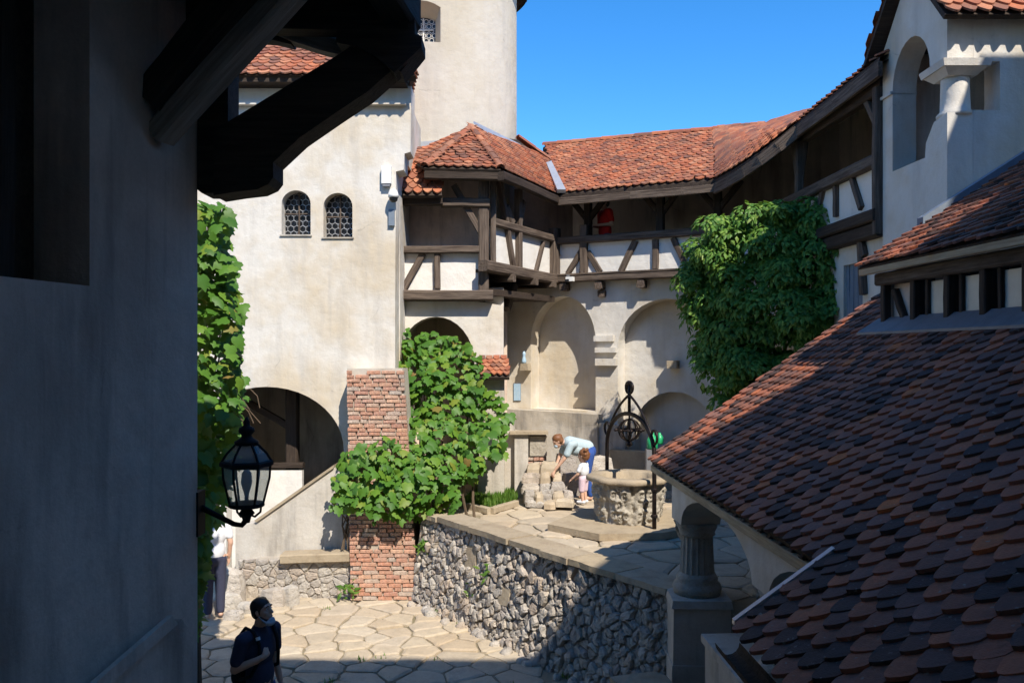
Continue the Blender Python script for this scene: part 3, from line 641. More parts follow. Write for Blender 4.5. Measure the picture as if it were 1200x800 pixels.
for i in range(4):
    for j in range(5): lt.tube([Vector((cx-.17+.115*i+.05*math.cos(R(60*q+30))+(0.055 if j % 2 else 0), y_, cen.z-.22+.1*j+.05*math.sin(R(60*q+30)))) for q in range(7)], 0.008, 4, False)
lt.build('lattice', M_PANEL, wd_)
# conical tiled roof with a flared eave
rfm = MB().lathe(TC, [(2.32, 12.32), (2.32, 12.40), (2.08, 12.72), (1.2, 14.3), (0.05, 16.4), (0.02, 16.3), (1.1, 14.1), (2.0, 12.6)], 64, cap=False).build('roof', M_WOODD, tw)
mm = []
for rr, zz, sl_ in [(2.34-0.08*i, 12.38+0.11*i, 52) for i in range(3)]+[(2.1-0.085*i, 12.64+0.15*i, 60) for i in range(10)]:
    n = int(2*math.pi*rr/0.19)
    for j in range(n):
        a = 2*math.pi*(j+0.5*random.random()*0.1+(0.5 if int(zz*10) % 2 else 0))/n
        x = Vector((-math.sin(a), math.cos(a), 0)); out = Vector((math.cos(a), math.sin(a), 0)); y = (-out*math.cos(R(sl_))+Vector((0, 0, 1))*math.sin(R(sl_))).normalized(); nn = x.cross(y)
        if nn.z < 0: x = -x; nn = x.cross(y)
        m = Matrix((x, y, nn)).transposed().to_4x4(); m.translation = TC+out*(rr+0.02)+Vector((0, 0, zz)); mm.append(m @ Matrix.Rotation(R(-6), 4, 'X'))
tile_stuff('roof_tiles', mm, 0.19, 0.15, M_TILER, rfm)
# ================================================================== TIMBER BAY (centre left)
by = thing('timber_bay', 'half-timbered bay with pyramidal red tiled roof between castle block and long gallery', 'building', (-1.2, 15.2, TZ))
LB = Frame((0, 15.2), (1, 0)); BF = Frame((0, 15.1), (1, 0))
c0 = Vector((-0.39, 15.1, 0)); BR = Frame(c0, (0.5, 0.866))       # right-hand face of the bay, receding
zb = LB.uv(500, 352)[1]
ar = arch_pts(LB.uv(466, 400)[0], LB.uv(556, 400)[0], TZ, LB.uv(500, 425)[1], LB.uv(500, 371)[1], 16)
wall('lower_wall', LB, [(-2.2, TZ-.2), (LB.uv(590, 400)[0], TZ-.2), (LB.uv(590, 400)[0], LB.uv(500, 358)[1]), (LB.uv(560, 400)[0], zb-.02), (-2.2, zb-.02)], [ar], 0, -0.45, M_PLAST, by)
MB().box((-1.2, 17.0, 3.0), (2.2, 0.15, 4.0)).build('passage_wall', M_PLASTG, by)
MB().prism([(LB.uv(590, 400)[0]-0.35, 15.66, TZ-.2), (LB.uv(590, 400)[0], 15.66, TZ-.2), (LB.uv(590, 400)[0]-.02, 18.1, TZ-.2), (LB.uv(590, 400)[0]-.35, 18.1, TZ-.2)], (0, 0, 4.1)).build('side_wall', M_PLAST, by)
# front panel and timbers
MB().prism([BF.at(463, 296, -.05), BF.at(562, 296, -.05), BF.at(562, 342, -.05), BF.at(463, 342, -.05)], (0, 0.12, 0)).build('panel', M_PANEL, by)
tb(BF, (462, 346), (578, 346.5), 0.19, 0.26, by, 0.02, 'sill_beam'); tb(BF, (462, 293), (562, 292.5), 0.13, 0.2, by, 0.0, 'rail')
tb(BF, (512.5, 338), (512.5, 297), 0.11, 0.14, by, -.02, 'stud'); tb(BF, (473, 339), (496, 297), 0.12, 0.12, by, -.02, 'brace')
tb(BF, (567, 350), (567, 203), 0.19, 0.2, by, 0.0, 'corner_post'); tb(BF, (578, 311), (578, 206), 0.10, 0.14, by, -0.06, 'corner_post', M_WOOD)
tb(BF, (517, 237.5), (574, 238), 0.16, 0.16, by, 0.06, 'cross_beam'); tb(BF, (532, 217), (563, 272), 0.12, 0.1, by, 0.0, 'brace')
MB().prism([BF.at(455, 205, -.75), BF.at(582, 205, -.75), BF.at(582, 300, -.75), BF.at(455, 300, -.75)], (0, 0.12, 0)).build('inner_wall', M_PLASTG, by)
MB().prism([BF.p(-2.3, 5.05, -.1), BF.p(-0.35, 5.05, -.1), BF.p(0.9, 5.05, -2.2), BF.p(-2.3, 5.05, -2.2)], (0, 0, 0.12)).build('bay_floor', M_WOODD, by)
# right face
MB().prism([BR.at(579, 263, -.04), BR.at(650, 281, -.04), BR.at(650, 326, -.04), BR.at(579, 312, -.04)], -BR.n*0.1).build('panel', M_PANEL, by)
tb(BR, (577, 260), (652, 281), 0.14, 0.16, by, 0.0, 'rail'); tb(BR, (566, 311), (654, 328.5), 0.2, 0.2, by, 0.02, 'sill_beam')
tb(BR, (585, 212), (601, 312), 0.10, 0.12, by, -.01, 'post'); tb(BR, (607.5, 222), (607.5, 316), 0.12, 0.14, by, 0.0, 'post'); tb(BR, (636, 284), (627, 320), 0.09, 0.1, by, -.02, 'brace')
tb(BR, (592, 243), (600, 262), 0.16, 0.1, by, 0.0, 'brace'); tb(BR, (648, 326), (648, 268), 0.16, 0.16, by, 0.0, 'post'); tb(BR, (613, 236), (609, 258), 0.13, 0.1, by, 0.0, 'brace')
tb(BR, (593, 362), (604, 327), 0.17, 0.15, by, -0.35, 'bracket')
MB().prism([BR.p(0.2, 5.5, -1.6), BR.p(4.2, 5.5, -1.6), BR.p(4.2, 8.3, -1.6), BR.p(1.5, 8.0, -1.6), BR.p(0.2, 7.4, -1.6)], -BR.n*0.1).build('inner_wall', M_PLASTG, by)
MB().box((0.5, 18.3, 6.3), (1.7, .2, 2.7)).build('rear_wall', M_PLASTG, by)
MB().prism([BR.p(-0.1, 5.46, 0), BR.p(2.85, 5.46, 0), BR.p(2.85, 5.46, -1.6), BR.p(-0.1, 5.46, -1.6)], (0, 0, 0.06)).build('floor', M_WOODD, by)
for yk in (0.6, 1.5, 2.3): timber('joist', BR.p(yk, 5.40, 0.16), BR.p(yk, 5.40, -1.4), 0.12, 0.14, by, (0, 0, 1))
# roof facets
Ea, Eb, Ec = P(497, 197, 14.62), P(587, 199, 14.62), P(657, 231, 17.0); Ap = P(552, 151, 16.5)
R1 = P(608, 164, 18.2); R2 = P(643, 188, 18.7); Ed = P(472, 186, 16.3)
rfb = empty('roof', (-0.8, 16, 7.3)); rfb.parent = by; rfb.matrix_parent_inverse = world_of(by).inverted()
dn = Vector((0, 0, -.09))
for nm, q in (('roof_board', (Ea, Eb, Ap)), ('roof_board', (Eb+dn, Ec+dn, R2+dn*2)), ('roof_board', (Eb+dn, R2+dn*2, Ap+dn*2)), ('roof_board', (Ed, Ea, Ap)), ('roof_board', (R2+dn, R1, Ap+dn))): deck(nm, q, 0.05, M_WOODD, rfb)
tile_stuff('roof_tiles', tile_mats(Ea, Eb, Ap, Ap, 0.175, 0.135)+tile_mats(Eb, Ec, R2, Ap, 0.175, 0.135)+tile_mats(Ed, Ea, Ap, Ap, 0.175, 0.135), 0.175, 0.135, M_TILER, rfb)
ridge_tiles(Ea+Vector((0, 0, .05)), Ap+Vector((0, 0, .05)), 0.085, 0.33, M_TILER, rfb, 'hip_tile'); ridge_tiles(Eb+Vector((0, 0, .05)), Ap+Vector((0, 0, .05)), 0.085, 0.33, M_TILER, rfb, 'hip_tile')
ridge_tiles(R2+Vector((0, 0, .04)), R1+Vector((0, 0, .06)), 0.085, 0.33, M_TILER, rfb)
MB().prism([Ap+Vector((.05, -.02, .10)), P(607, 183, 17.9)+Vector((0, 0, .08)), P(610, 177, 18.1)+Vector((0, 0, .1)), P(566, 151, 16.9)], (0, 0.0, 0.05)).build('flashing', M_METAL, rfb)
MB().prism([P(480, 176, 16.9), P(520, 172, 16.9), P(520, 164, 16.9), P(480, 167, 16.9)], (0, 0.05, 0)).build('flashing', M_METAL, rfb)
tp = Vector((0, 0, -0.10))
timber('eave_beam', Ea+tp+Vector((0, .1, 0)), Eb+tp+Vector((0, .1, 0)), 0.16, 0.14, rfb, (0, -1, 0), M_WOODD); timber('eave_beam', Eb+tp, Ec+tp, 0.16, 0.14, rfb, BR.n, M_WOODD)
# little lower roof on the left
a_, b_, d_ = P(461, 229, 14.72), P(518, 229, 14.72), P(461, 193, 15.35); c_ = P(516, 193, 15.35)
r2 = deck('porch_roof', (a_, b_, c_, d_), 0.06, M_WOODD, by)
tile_stuff('roof_tiles', tile_mats(a_, b_, c_, d_, 0.165, 0.14), 0.165, 0.14, M_TILER, r2)
a_, b_, c_, d_ = P(466, 196, 15.36), P(503, 194, 15.36), P(503, 176, 16.1), P(466, 176, 16.1)
r3 = deck('porch_roof', (a_, b_, c_, d_), 0.06, M_WOODD, by); tile_stuff('roof_tiles', tile_mats(a_, b_, c_, d_, 0.165, 0.13), 0.165, 0.13, M_TILER, r3)
timber('porch_beam', P(458, 236, 14.95), P(519, 236, 14.95), 0.15, 0.15, by, (0, -1, 0), M_WOODD)
# small tiled cap on the wall stub beside the vine
sc_ = thing('tiled_wall_stub', 'short white wall stub with a small red tile cap beside the vine', 'wall', P(583, 560, 14.6))
MB().prism([P(560, 441, 14.6), P(591, 441, 14.6), P(591, 585, 14.6), P(560, 585, 14.6)], (0, 0.5, 0)).build('stub', M_PLASTD, sc_)
a_, b_, c_, d_ = P(560, 442, 14.42), P(597, 442, 14.42), P(594, 422, 15.05), P(560, 422, 15.05)
r4 = deck('cap', (a_, b_, c_, d_), 0.05, M_WOODD, sc_); tile_stuff('cap_tiles', tile_mats(a_, b_, c_, d_, 0.12, 0.15), 0.12, 0.15, M_TILER, r4)

# ================================================================== LONG GALLERY (back wall with niches)
BK = Frame((1.59, 17.0), (0.88, -0.47)); SB = -0.12
lg = thing('gallery_wing', 'long half-timbered gallery over a pale wall with arched niches behind the well', 'building', (2.5, 17, TZ))
def bu(px, d=0): return BK.uv(px, 350, d)[0]
n1 = arch_pts(bu(622, SB), bu(698, SB), BK.uv(660, 480, SB)[1], BK.uv(660, 400, SB)[1], BK.uv(660, 347, SB)[1], 18)
zz = BK.uv(780, 350, SB)[1]
n2 = arch_pts(bu(724, SB), bu(842, SB), TZ, BK.uv(780, 408, SB)[1], zz, 18)
uL, uR = bu(586, SB), bu(912, SB)
wall('lower_wall', BK, [(uL, TZ-.2), (uR, TZ-.2), (uR, 5.48), (uL, 5.48)], [n1, n2], SB, SB-0.42, M_PLAST, lg)
ub = SB-0.425
la = arch_pts(bu(744, ub), bu(838, ub), TZ, BK.uv(780, 505, ub)[1], BK.uv(790, 459, ub)[1], 18)
wall('niche_wall', BK, [(uL-.1, TZ-.2), (uR, TZ-.2), (uR, 5.45), (uL-.1, 5.45)], [la], ub, ub-0.35, M_PLAST, lg)
wall('niche_back', BK, [(bu(735, ub), TZ-.2), (uR, TZ-.2), (uR, 3.6), (bu(735, ub), 3.6)], [], ub-0.36, ub-0.5, M_PLAST, lg)
wall('low_vault', BK, arch_pts(bu(744, ub)-.02, bu(838, ub)+.02, TZ, 2.3, 3.05)[1:-1], [], ub-0.36, ub-0.79, M_PLASTD, lg) if False else None
# stepped string courses between the niches
for (x0, x1, y0, y1, pr) in ((697, 720, 393, 400, .07), (699, 723, 407, 413, .10), (700, 724, 420, 428, .13)):
    a = BK.at(x0, y1, SB); b = BK.at(x1, y0, SB)
    MB().prism([BK.p(bu(x0, SB), a.z, SB), BK.p(bu(x1, SB), a.z, SB), BK.p(bu(x1, SB), b.z, SB), BK.p(bu(x0, SB), b.z, SB)], BK.n*pr).build('string_course', M_PLAST, lg)
# plinth and ruined ledges at the foot of the wall
zpl = BK.uv(640, 482, SB+.3)[1]
MB().prism([BK.p(bu(590), TZ-.1, SB+.3), BK.p(bu(704), TZ-.1, SB+.3), BK.p(bu(704), zpl-.03, SB+.3), BK.p(bu(660), zpl, SB+.3), BK.p(bu(590), zpl+.02, SB+.3)], -BK.n*0.28).build('plinth', M_PLASTD, lg)
z2 = BK.uv(760, 530, SB+.35)[1]
MB().prism([BK.p(bu(704.5), TZ-.1, SB+.22), BK.p(bu(735), TZ-.1, SB+.22), BK.p(bu(735), zpl-.25, SB+.22), BK.p(bu(704.5), zpl-.2, SB+.22)], -BK.n*0.2).build('plinth', M_PLASTD, lg)
MB().prism([BK.p(bu(722), TZ-.1, SB+.5), BK.p(bu(800), TZ-.1, SB+.5), BK.p(bu(800), z2, SB+.5), BK.p(bu(722), z2+.03, SB+.5)], -BK.n*0.27).build('stone_ledge', M_COPE, lg)
# gallery floor, parapet and timbers
u0, u1 = bu(648), bu(905)
MB().prism([BK.p(u0, 5.49, 0.04), BK.p(u1+.3, 5.49, 0.04), BK.p(u1+.3, 5.49, -2.2), BK.p(u0, 5.49, -2.2)], (0, 0, 0.07)).build('floor', M_WOODD, lg)
wall('panel', BK, [(u0, 5.565), (u1, 5.565), (u1, 6.3), (u0, 6.3)], [], -.03, -.13, M_PANEL, lg)
zr = 6.33
timber('rail', BK.p(u0-.05, zr, 0), BK.p(u1, zr, 0), 0.15, 0.18, lg, BK.n); timber('sill_beam', BK.p(u0-.05, 5.52, 0.03), BK.p(u1, 5.52, 0.03), 0.13, 0.2, lg, BK.n)
timber('ledge_board', BK.p(u0-.05, 5.605, 0.06), BK.p(u1, 5.605, 0.06), 0.04, 0.16, lg, BK.n)
tb(BK, (651, 324), (651, 268), 0.19, 0.18, lg, 0, 'post'); tb(BK, (684.5, 320), (684.5, 264), 0.16, 0.15, lg, 0.0, 'post')
for a, b, wd in (((666, 321), (682, 294), .12), ((704, 319), (689, 295), .12), ((728, 318), (745, 282), .13), ((768.5, 315), (768.5, 281), .13), ((789, 279), (804, 310), .12), ((832, 311), (832, 278), .13), ((850, 309), (866, 276), .12)):
    tb(BK, a, b, wd, 0.11, lg, -.03, 'brace' if a[0] != b[0] else 'stud')
for px in (662, 703, 752, 800, 846, 890):
    uu = bu(px); timber('joist_end', BK.p(uu, 5.36, 0.10), BK.p(uu, 5.36, -0.5), 0.15, 0.16, lg, (0, 0, 1))
timber('joist_end', BK.p(bu(704), 5.20, -0.02), BK.p(bu(704), 5.20, -0.5), 0.15, 0.14, lg, (0, 0, 1))
wall('inner_wall', BK, [(u0-1.6, 5.5), (u1+2.15, 5.5), (u1+2.15, 8.62), (u0-0.2, 8.62), (u0-1.6, 8.3)], [], -2.1, -2.25, M_PLASTG, lg)
for px in (684.5, 770, 838):                            # roof posts standing behind the rail
    timber('roof_post', BK.p(bu(px), 5.5, -.22), BK.p(bu(px), 7.3, -.22), 0.15, 0.15, lg, BK.n, M_WOODD)
    timber('knee_brace', BK.p(bu(px), 6.75, -.22), BK.p(bu(px)+.45, 7.3, -.22), 0.11, 0.11, lg, BK.n, M_WOODD); timber('knee_brace', BK.p(bu(px), 6.75, -.22), BK.p(bu(px)-.45, 7.3, -.22), 0.11, 0.11, lg, BK.n, M_WOODD)
timber('wall_plate', BK.p(u0, 7.36, -.2), BK.p(bu(846), 7.36, -.2), 0.16, 0.16, lg, BK.n, M_WOODD)

# ================================================================== RIGHT GALLERY + curved roof
RG = Frame((4.83, 15.2), (0.047, -1))
rg = thing('side_gallery', 'half-timbered side gallery climbing towards the viewer under a curved eave', 'building', (4.9, 13, TZ))
def ru(px, d=0): return RG.uv(px, 300, d)[0]
q0, q1 = -0.25, ru(1033.5)
wall('lower_wall', RG, [(q0, TZ-.2), (q1, TZ-.2), (q1, 5.6), (q0, 5.6)], [[(ru(984), 3.9), (ru(1006), 3.9), (ru(1006), 5.3), (ru(984), 5.3)]], -.06, -.5, M_PLAST, rg)
sh = wall('shutter', RG, [(ru(983), 3.85), (ru(1006.5), 3.85), (ru(1006.5), 5.35), (ru(983), 5.35)], [], -.14, -.2, M_BLUEGREY, rg)
for px in (985, 990, 995, 1000, 1005): timber('shutter_slat', RG.p(ru(px), 3.9, -.12), RG.p(ru(px), 5.3, -.12), 0.12, 0.03, sh, RG.n, M_BLUEGREY)
tb(RG, (1013, 345), (1009, 268), 0.10, 0.12, rg, -.03, 'stud'); tb(RG, (1006, 268), (1014, 300), 0.10, 0.1, rg, -.03, 'brace')
wall('panel', RG, [(q0, 5.85), (q1, 5.85), (q1, 6.6), (q0, 6.6)], [], -.03, -.13, M_PANEL, rg)
timber('rail', RG.p(q0, 6.62, 0), RG.p(q1, 6.62, 0), 0.17, 0.18, rg, RG.n); timber('sill_beam', RG.p(q0, 5.86, 0.03), RG.p(q1, 5.86, 0.03), 0.17, 0.2, rg, RG.n, M_WOODD)
timber('floor_beam', RG.p(q0, 5.67, -0.02), RG.p(q1, 5.67, -0.02), 0.2, 0.2, rg, RG.n, M_WOODD)
for a, b in (((968, 214), (960, 246)), ((981, 208), (981, 254)), ((997, 200), (1011, 244)), ((950, 225), (940, 254)), ((925, 235), (925, 262))): tb(RG, a, b, 0.10, 0.11, rg, -.02, 'stud' if a[0] == b[0] else 'brace')
timber('end_post', RG.p(q1-.04, 5.6, 0.02), RG.p(q1-.04, 7.6, 0.02), 0.10, 0.16, rg, RG.n)
for px in (937,):
    uu = ru(px); timber('roof_post', RG.p(uu, 5.8, 0), RG.p(uu, 7.15, 0), 0.12, 0.13, rg, RG.n); timber('roof_post', RG.p(uu, 7.0, 0), RG.p(uu, 7.55, 0), 0.13, 0.13, rg, RG.n, None, 0.004, 1.9)
timber('knee_brace', RG.p(q1-.05, 6.95, -.05), RG.p(q1-.5, 7.55, -.05), 0.11, 0.1, rg, RG.n)
timber('wall_plate', RG.p(ru(930), 7.62, -.05), RG.p(q1, 7.62, -.05), 0.18, 0.16, rg, RG.n, M_WOODD)
wall('inner_wall', RG, [(q0-2.2, 5.6), (q1+1.6, 5.6), (q1+1.6, 8.75), (q0-2.2, 8.75)], [], -1.9, -2.05, M_PLASTG, rg)
MB().prism([RG.p(q0, 5.7, -.1), RG.p(q1, 5.7, -.1), RG.p(q1, 5.7, -2.0), RG.p(q0, 5.7, -2.0)], (0, 0, 0.08)).build('floor', M_WOODD, rg)
# roof over both galleries: eave polyline bends round the corner
eav = [BK.at(656, 228, .5), BK.at(740, 220, .5), BK.at(800, 215, .5)]
c1 = BK.at(838, 211, .48); c3 = RG.at(935, 143, .14); c4 = RG.at(1031, 67, .14)
def bez(a, b, c, t): return a*(1-t)**2+b*2*t*(1-t)+c*t*t
mid = Vector((c1.x+0.9, c1.y-0.42, c1.z+0.02)); mid = P(880, 190, 14.0)
eav += [c1]+[bez(c1, mid, c3, t) for t in (0.2, 0.4, 0.6, 0.8)]+[c3, c3.lerp(c4, .5), c4]
pb = lambda px, y: BK.at(px, y, -2.0)
rid = [pb(637, 172), pb(724, 164), pb(786, 158), pb(836, 154), pb(850, 152.5), pb(866, 151), pb(880, 149.5), pb(896, 148)]
rz = rid[-1].z
def rr_(t): p = RG.p(0.4+t*3.6, rz-0.06+0.06*t, -1.9); return p
rid += [rr_(.0), rr_(.5), rr_(1.0)]
rfg = empty('roof', (3, 16, 7.5)); rfg.parent = lg; rfg.matrix_parent_inverse = world_of(lg).inverted(); mm = []
for i in range(len(eav)-1):
    a, b, c, d = eav[i], eav[i+1], rid[i+1], rid[i]
    dk = MB().add([a, b, c, d, a-Vector((0, 0, .07)), b-Vector((0, 0, .07)), c-Vector((0, 0, .07)), d-Vector((0, 0, .07))], [(0, 1, 2), (0, 2, 3), (4, 6, 5), (4, 7, 6), (0, 4, 5, 1), (2, 6, 7, 3)]).build('roof_board', M_WOODD, rfg)
    mm += tile_mats(a, b, c, d, 0.175, 0.14)
    nrm = (b-a).cross(Vector((0, 0, 1))).normalized()
    dz = Vector((0, 0, -.15 if i < 3 else -.16))
    timber('fascia_board', a+dz-(b-a).normalized()*.02, b+dz+(b-a).normalized()*.02, 0.15 if i < 3 else 0.20, 0.06, rfg, nrm, M_WOOD, 0.002)
tile_stuff('roof_tiles', mm, 0.175, 0.14, M_TILER, rfg)
for i in range(len(rid)-4): ridge_tiles(rid[i]+Vector((0, 0, .05)), rid[i+1]+Vector((0, 0, .05)), 0.09, 0.34, M_TILER, rfg)
bk1 = BK.at(896, 148, -4.2); bk0 = BK.at(637, 172, -4.2)
MB().prism([(rid[7].x-.3, rid[7].y, rz-.10), (rid[8].x-.1, rid[8].y, rz-.10), (7.4, 14.4, rz-.10), (7.4, 18.0, rz-.10), (5.3, 18.3, rz-.10)], (0, 0, .06)).build('roof_board', M_WOODD, rfg)
deck('roof_board', (rid[0], rid[7], Vector((bk1.x, bk1.y, 7.2)), Vector((bk0.x, bk0.y, 7.2))), 0.06, M_WOODD, rfg)
# pale valley flashing between bay roof and gallery roof
MB().prism([P(640, 194, 18.2), P(646, 192, 18.3), P(663, 226, 16.7), P(653, 226, 16.7)], (0, -0.05, 0.06)).build('flashing', M_METAL, rfg)

# ================================================================== LOGGIA HOUSE (right, gable with column)
lo = thing('loggia_house', 'pale plaster gabled loggia with an arch and a stout corner column', 'building', (5.6, 10.3, TZ))
LF = Frame((0, 9.6), (1, 0)); ZB = 4.6
e0, e1 = ru(1034.5), RG.uv(1110, 200)[0]
def lz(px, py): return RG.uv(px, py)
gab = [(e0, TZ), (e1, TZ), (e1, 7.93), ((e0+e1)/2+.02, 8.95), (e0, 8.03)]
zs_ = lz(1090, 128)[1]
ua, ub_ = lz(1046, 105)[0], lz(1090, 90)[0]; vs_ = 7.42
arcp = [((ua+ub_)/2-(ub_-ua)/2*math.cos(math.pi*i/12), vs_+(7.98-vs_)*math.sin(math.pi*i/12)) for i in range(13)]
outl = [(e0, TZ), (e1, TZ), (e1, 6.80), (ub_+.08, 6.76), (lz(1085, 150)[0], 6.55), (lz(1084, 190)[0], 6.38), (ua, 6.38)]+arcp+[(ub_, 7.37), (e1, 7.37)]+gab[2:]
wall('gable_wall', RG, outl, [], 0.0, -.32, M_PLAST, lo)
xw = RG.p(e1, 0, 0).x; fx = lambda px: LF.uv(px, 100)[0]; xs_ = xw+.312
wall('front_wall', LF, [(xs_, TZ), (8.4, TZ), (8.4, 7.93), (xs_, 7.93), (xs_, 7.4), (fx(1172), 7.4), (fx(1172), 6.83), (xs_, 6.83)], [], 0.0, -.32, M_PLAST, lo)
colc = Vector((xw+.19, 9.77, 0))
co = MB().lathe(colc, [(0.20, 6.78), (0.205, 6.82), (0.165, 6.86), (0.16, 7.0), (0.155, 7.2), (0.158, 7.24)], 28).build('column', M_PLAST, lo, True)
cp = MB()
for (z0_, z1_, a, b) in ((7.24, 7.32, .17, .25), (7.32, 7.40, .27, .29)):
    cp.add([colc+Vector((sx*s, sy*s, z)) for z, s in ((z0_, a), (z1_, b)) for sx, sy in ((-1, -1), (1, -1), (1, 1), (-1, 1))], [(0, 1, 5, 4), (1, 2, 6, 5), (2, 3, 7, 6), (3, 0, 4, 7), (3, 2, 1, 0), (4, 5, 6, 7)])
cp.build('capital', M_PLAST, co)
MB().prism([RG.p(e0-.02, 7.40, .03), RG.p(ua, 7.40, .03), RG.p(ua, 7.44, .03), RG.p(e0-.02, 7.44, .03)], -RG.n*.36).build('string_course', M_PLAST, lo)
MB().box((7.0, 11.05, 6.7), (3.6, 0.15, 2.8)).build('back_wall', M_PLASTG, lo); MB().box((6.9, 10.4, 6.34), (3.2, 1.2, 0.08)).build('floor', M_FLAG, lo)
MB().box((6.8, 10.45, 6.7), (0.15, 1.1, 2.6)).build('inner_wall', M_PLASTG, lo)
MB().box((6.9, 10.35, 8.02), (3.3, 1.35, 0.08)).build('ceiling', M_WOODD, lo)
rl = empty('roof', (6, 10.3, 8)); rl.parent = lo; rl.matrix_parent_inverse = world_of(lo).inverted()
xg = xw-.16
f0, f1 = Vector((xg+.03, 9.38, 7.86)), Vector((8.6, 9.38, 7.86)); rg0, rg1 = Vector((xg-.02, 10.36, 9.06)), Vector((8.6, 10.36, 9.06)); k0, k1 = Vector((xg-.10, 11.28, 7.95)), Vector((8.6, 11.28, 7.95))
deck('roof_board', (f0, f1, rg1, rg0), 0.06, M_WOODD, rl); deck('roof_board', (k1, k0, rg0, rg1), 0.06, M_WOODD, rl)
tile_stuff('roof_tiles', tile_mats(f0-Vector((0, .04, .03)), f1-Vector((0, .04, .03)), rg1, rg0, 0.18, 0.15)+tile_mats(k1, k0, rg0, rg1, 0.18, 0.15), 0.18, 0.15, M_TILER, rl)
ridge_tiles(rg0, rg1, 0.09, 0.34, M_TILER, rl)
# ================================================================== ARCADE with the big tiled roof (right foreground)
def XE(Y): return 2.154-0.047*Y                       # eave line in plan
TAN = 0.70; ZE = 2.69
def rp(Y, r, lift=0.0): return Vector((XE(Y)+r, Y+0.047*r, ZE+TAN*r+lift))
ac = thing('arcade_building', 'low arcade on squat columns under a big weathered brown tile roof with a long dormer', 'building', (2.6, 8, TZ))
YF, YN, YB_ = 9.91, 2.35, 5.02
AW = Frame((XE(0)+0.04, 0), (0.047, -1))              # outer face of the arcade wall; u = -Y
def au(Y): return -Y
def arc_edge(Ya, Yb, vs, vt, n=14):                  # lower edge of the wall over one arch, far to near
    return [(au(Ya+(Yb-Ya)*(1-math.cos(math.pi*i/n))/2), vs+(vt-vs)*math.sin(math.pi*i/n)) for i in range(n+1)]
low = [(au(9.07), 2.17)]+arc_edge(8.67, 6.46, 2.17, 2.56)+arc_edge(6.10, 3.98, 2.17, 2.56)+[(au(3.8), 2.17)]
wall('arcade_wall', AW, low+[(au(3.8), 2.63), (au(9.07), 2.63)], [], 0, -.42, M_PLAST, ac)
def colbuild(Y, pz):
    c = AW.p(au(Y), 0, -.215)
    sh_ = MB().lathe(c, [(0.186, 1.63), (0.181, 1.69), (0.176, 1.83), (0.167, 2.03)], 54, fn=lambda a, z: 1-0.07*abs(math.sin(a*9))**0.7).build('column', M_STONEC, ac)
    MB().lathe(c, [(0.245, pz-.005), (0.26, pz+.065), (0.245, pz+.11), (0.213, pz+.125), (0.222, pz+.17), (0.19, 1.635)], 32).build('column_base', M_STONEC, sh_, True)
    MB().lathe(c, [(0.167, 2.025), (0.195, 2.045), (0.186, 2.065), (0.213, 2.125), (0.222, 2.175)], 32).build('capital', M_STONEC, sh_, True)
    pd = MB(); cz = Matrix.Rotation(R(-2.7), 3, 'Z')
    for (h0, h1, s0, s1) in ((-0.05, 0.74, .33, .315), (0.74, pz-.08, .303, .295), (pz-.08, pz, .318, .305)):
        pd.add([c+cz @ Vector((sx*s, sy*s*1.05, z)) for z, s in ((h0, s0), (h1, s1)) for sx, sy in ((-1, -1), (1, -1), (1, 1), (-1, 1))], [(0, 1, 5, 4), (1, 2, 6, 5), (2, 3, 7, 6), (3, 0, 4, 7), (3, 2, 1, 0), (4, 5, 6, 7)])
    pd.build('pedestal', M_PLASTD, ac)
colbuild(8.83, 1.41); colbuild(6.28, 1.41); colbuild(3.89, 1.41)
# broken stone corbels at the springings
for Y in (8.92, 6.38):
    q = AW.p(au(Y), 0, -.10); MB().lathe(q, [(0.03, 1.93), (0.07, 2.01), (0.10, 2.10), (0.11, 2.165)], 9, fn=lambda a, z: 1+.14*math.sin(a*4+z*30)).build('corbel', M_STONEC, ac)
# low plinth wall under the arcade and steps at the lower right
MB().prism([AW.p(au(7.56), -.1, .06), AW.p(au(3.2), -.1, .06), AW.p(au(3.2), 1.32, .06), AW.p(au(7.56), 1.32, .06)], -AW.n*.5).build('plinth_wall', M_PLASTD, ac)
MB().prism([AW.p(au(7.59), 1.325, .09), AW.p(au(3.2), 1.325, .09), AW.p(au(3.2), 1.395, .09), AW.p(au(7.59), 1.395, .09)], -AW.n*.6).build('plinth_coping', M_PLASTD, ac)
MB().prism([(1.01, 8.46, -.05), (1.22, 7.74, -.05), (1.72, 7.7, -.05), (1.60, 8.48, -.05), (1.50, 8.60, -.05)], (0, 0, 0.70)).build('step', M_COPE, ac)
MB().box((4.3, 6.6, 2.0), (0.12, 6.4, 2.6)).build('inner_wall', M_PLASTG, ac)
# roof deck, fascia, gutter
ra = empty('roof', (3, 7, 3)); ra.parent = ac; ra.matrix_parent_inverse = world_of(ac).inverted()
deck('roof_board', (rp(YF, 0), rp(YN, 0), rp(YN, 3.3), rp(YF, 3.3)), 0.07, M_WOODD, ra)
deck('roof_board', (rp(YB_, -.525), rp(YN, -.525), rp(YN, -.005), rp(YB_, -.005)), 0.05, M_WOODD, ra)
timber('fascia_board', rp(YF+.02, .03, -.12), rp(YB_+.05, .03, -.12), 0.08, 0.07, ra, (-1, 0, 0), M_WOODL, 0.003)
for i in range(26):
    Y = YF-.1-i*.2; timber('rafter_end', rp(Y, 0.02, -.09), rp(Y, .30, -.09), 0.07, 0.07, ra, (0, 0, 1), M_WOOD)
gt = MB(); n = 10; pth = []
gy0, gy1 = YB_+.02, YN
for i in range(2):
    Y = (gy0, gy1)[i]
    for k in range(9):
        a = math.pi*(k/8)+math.pi; cc = rp(Y, -.60, -.05); pth.append(cc+Vector((math.cos(a)*.075, 0, math.sin(a)*.075)))
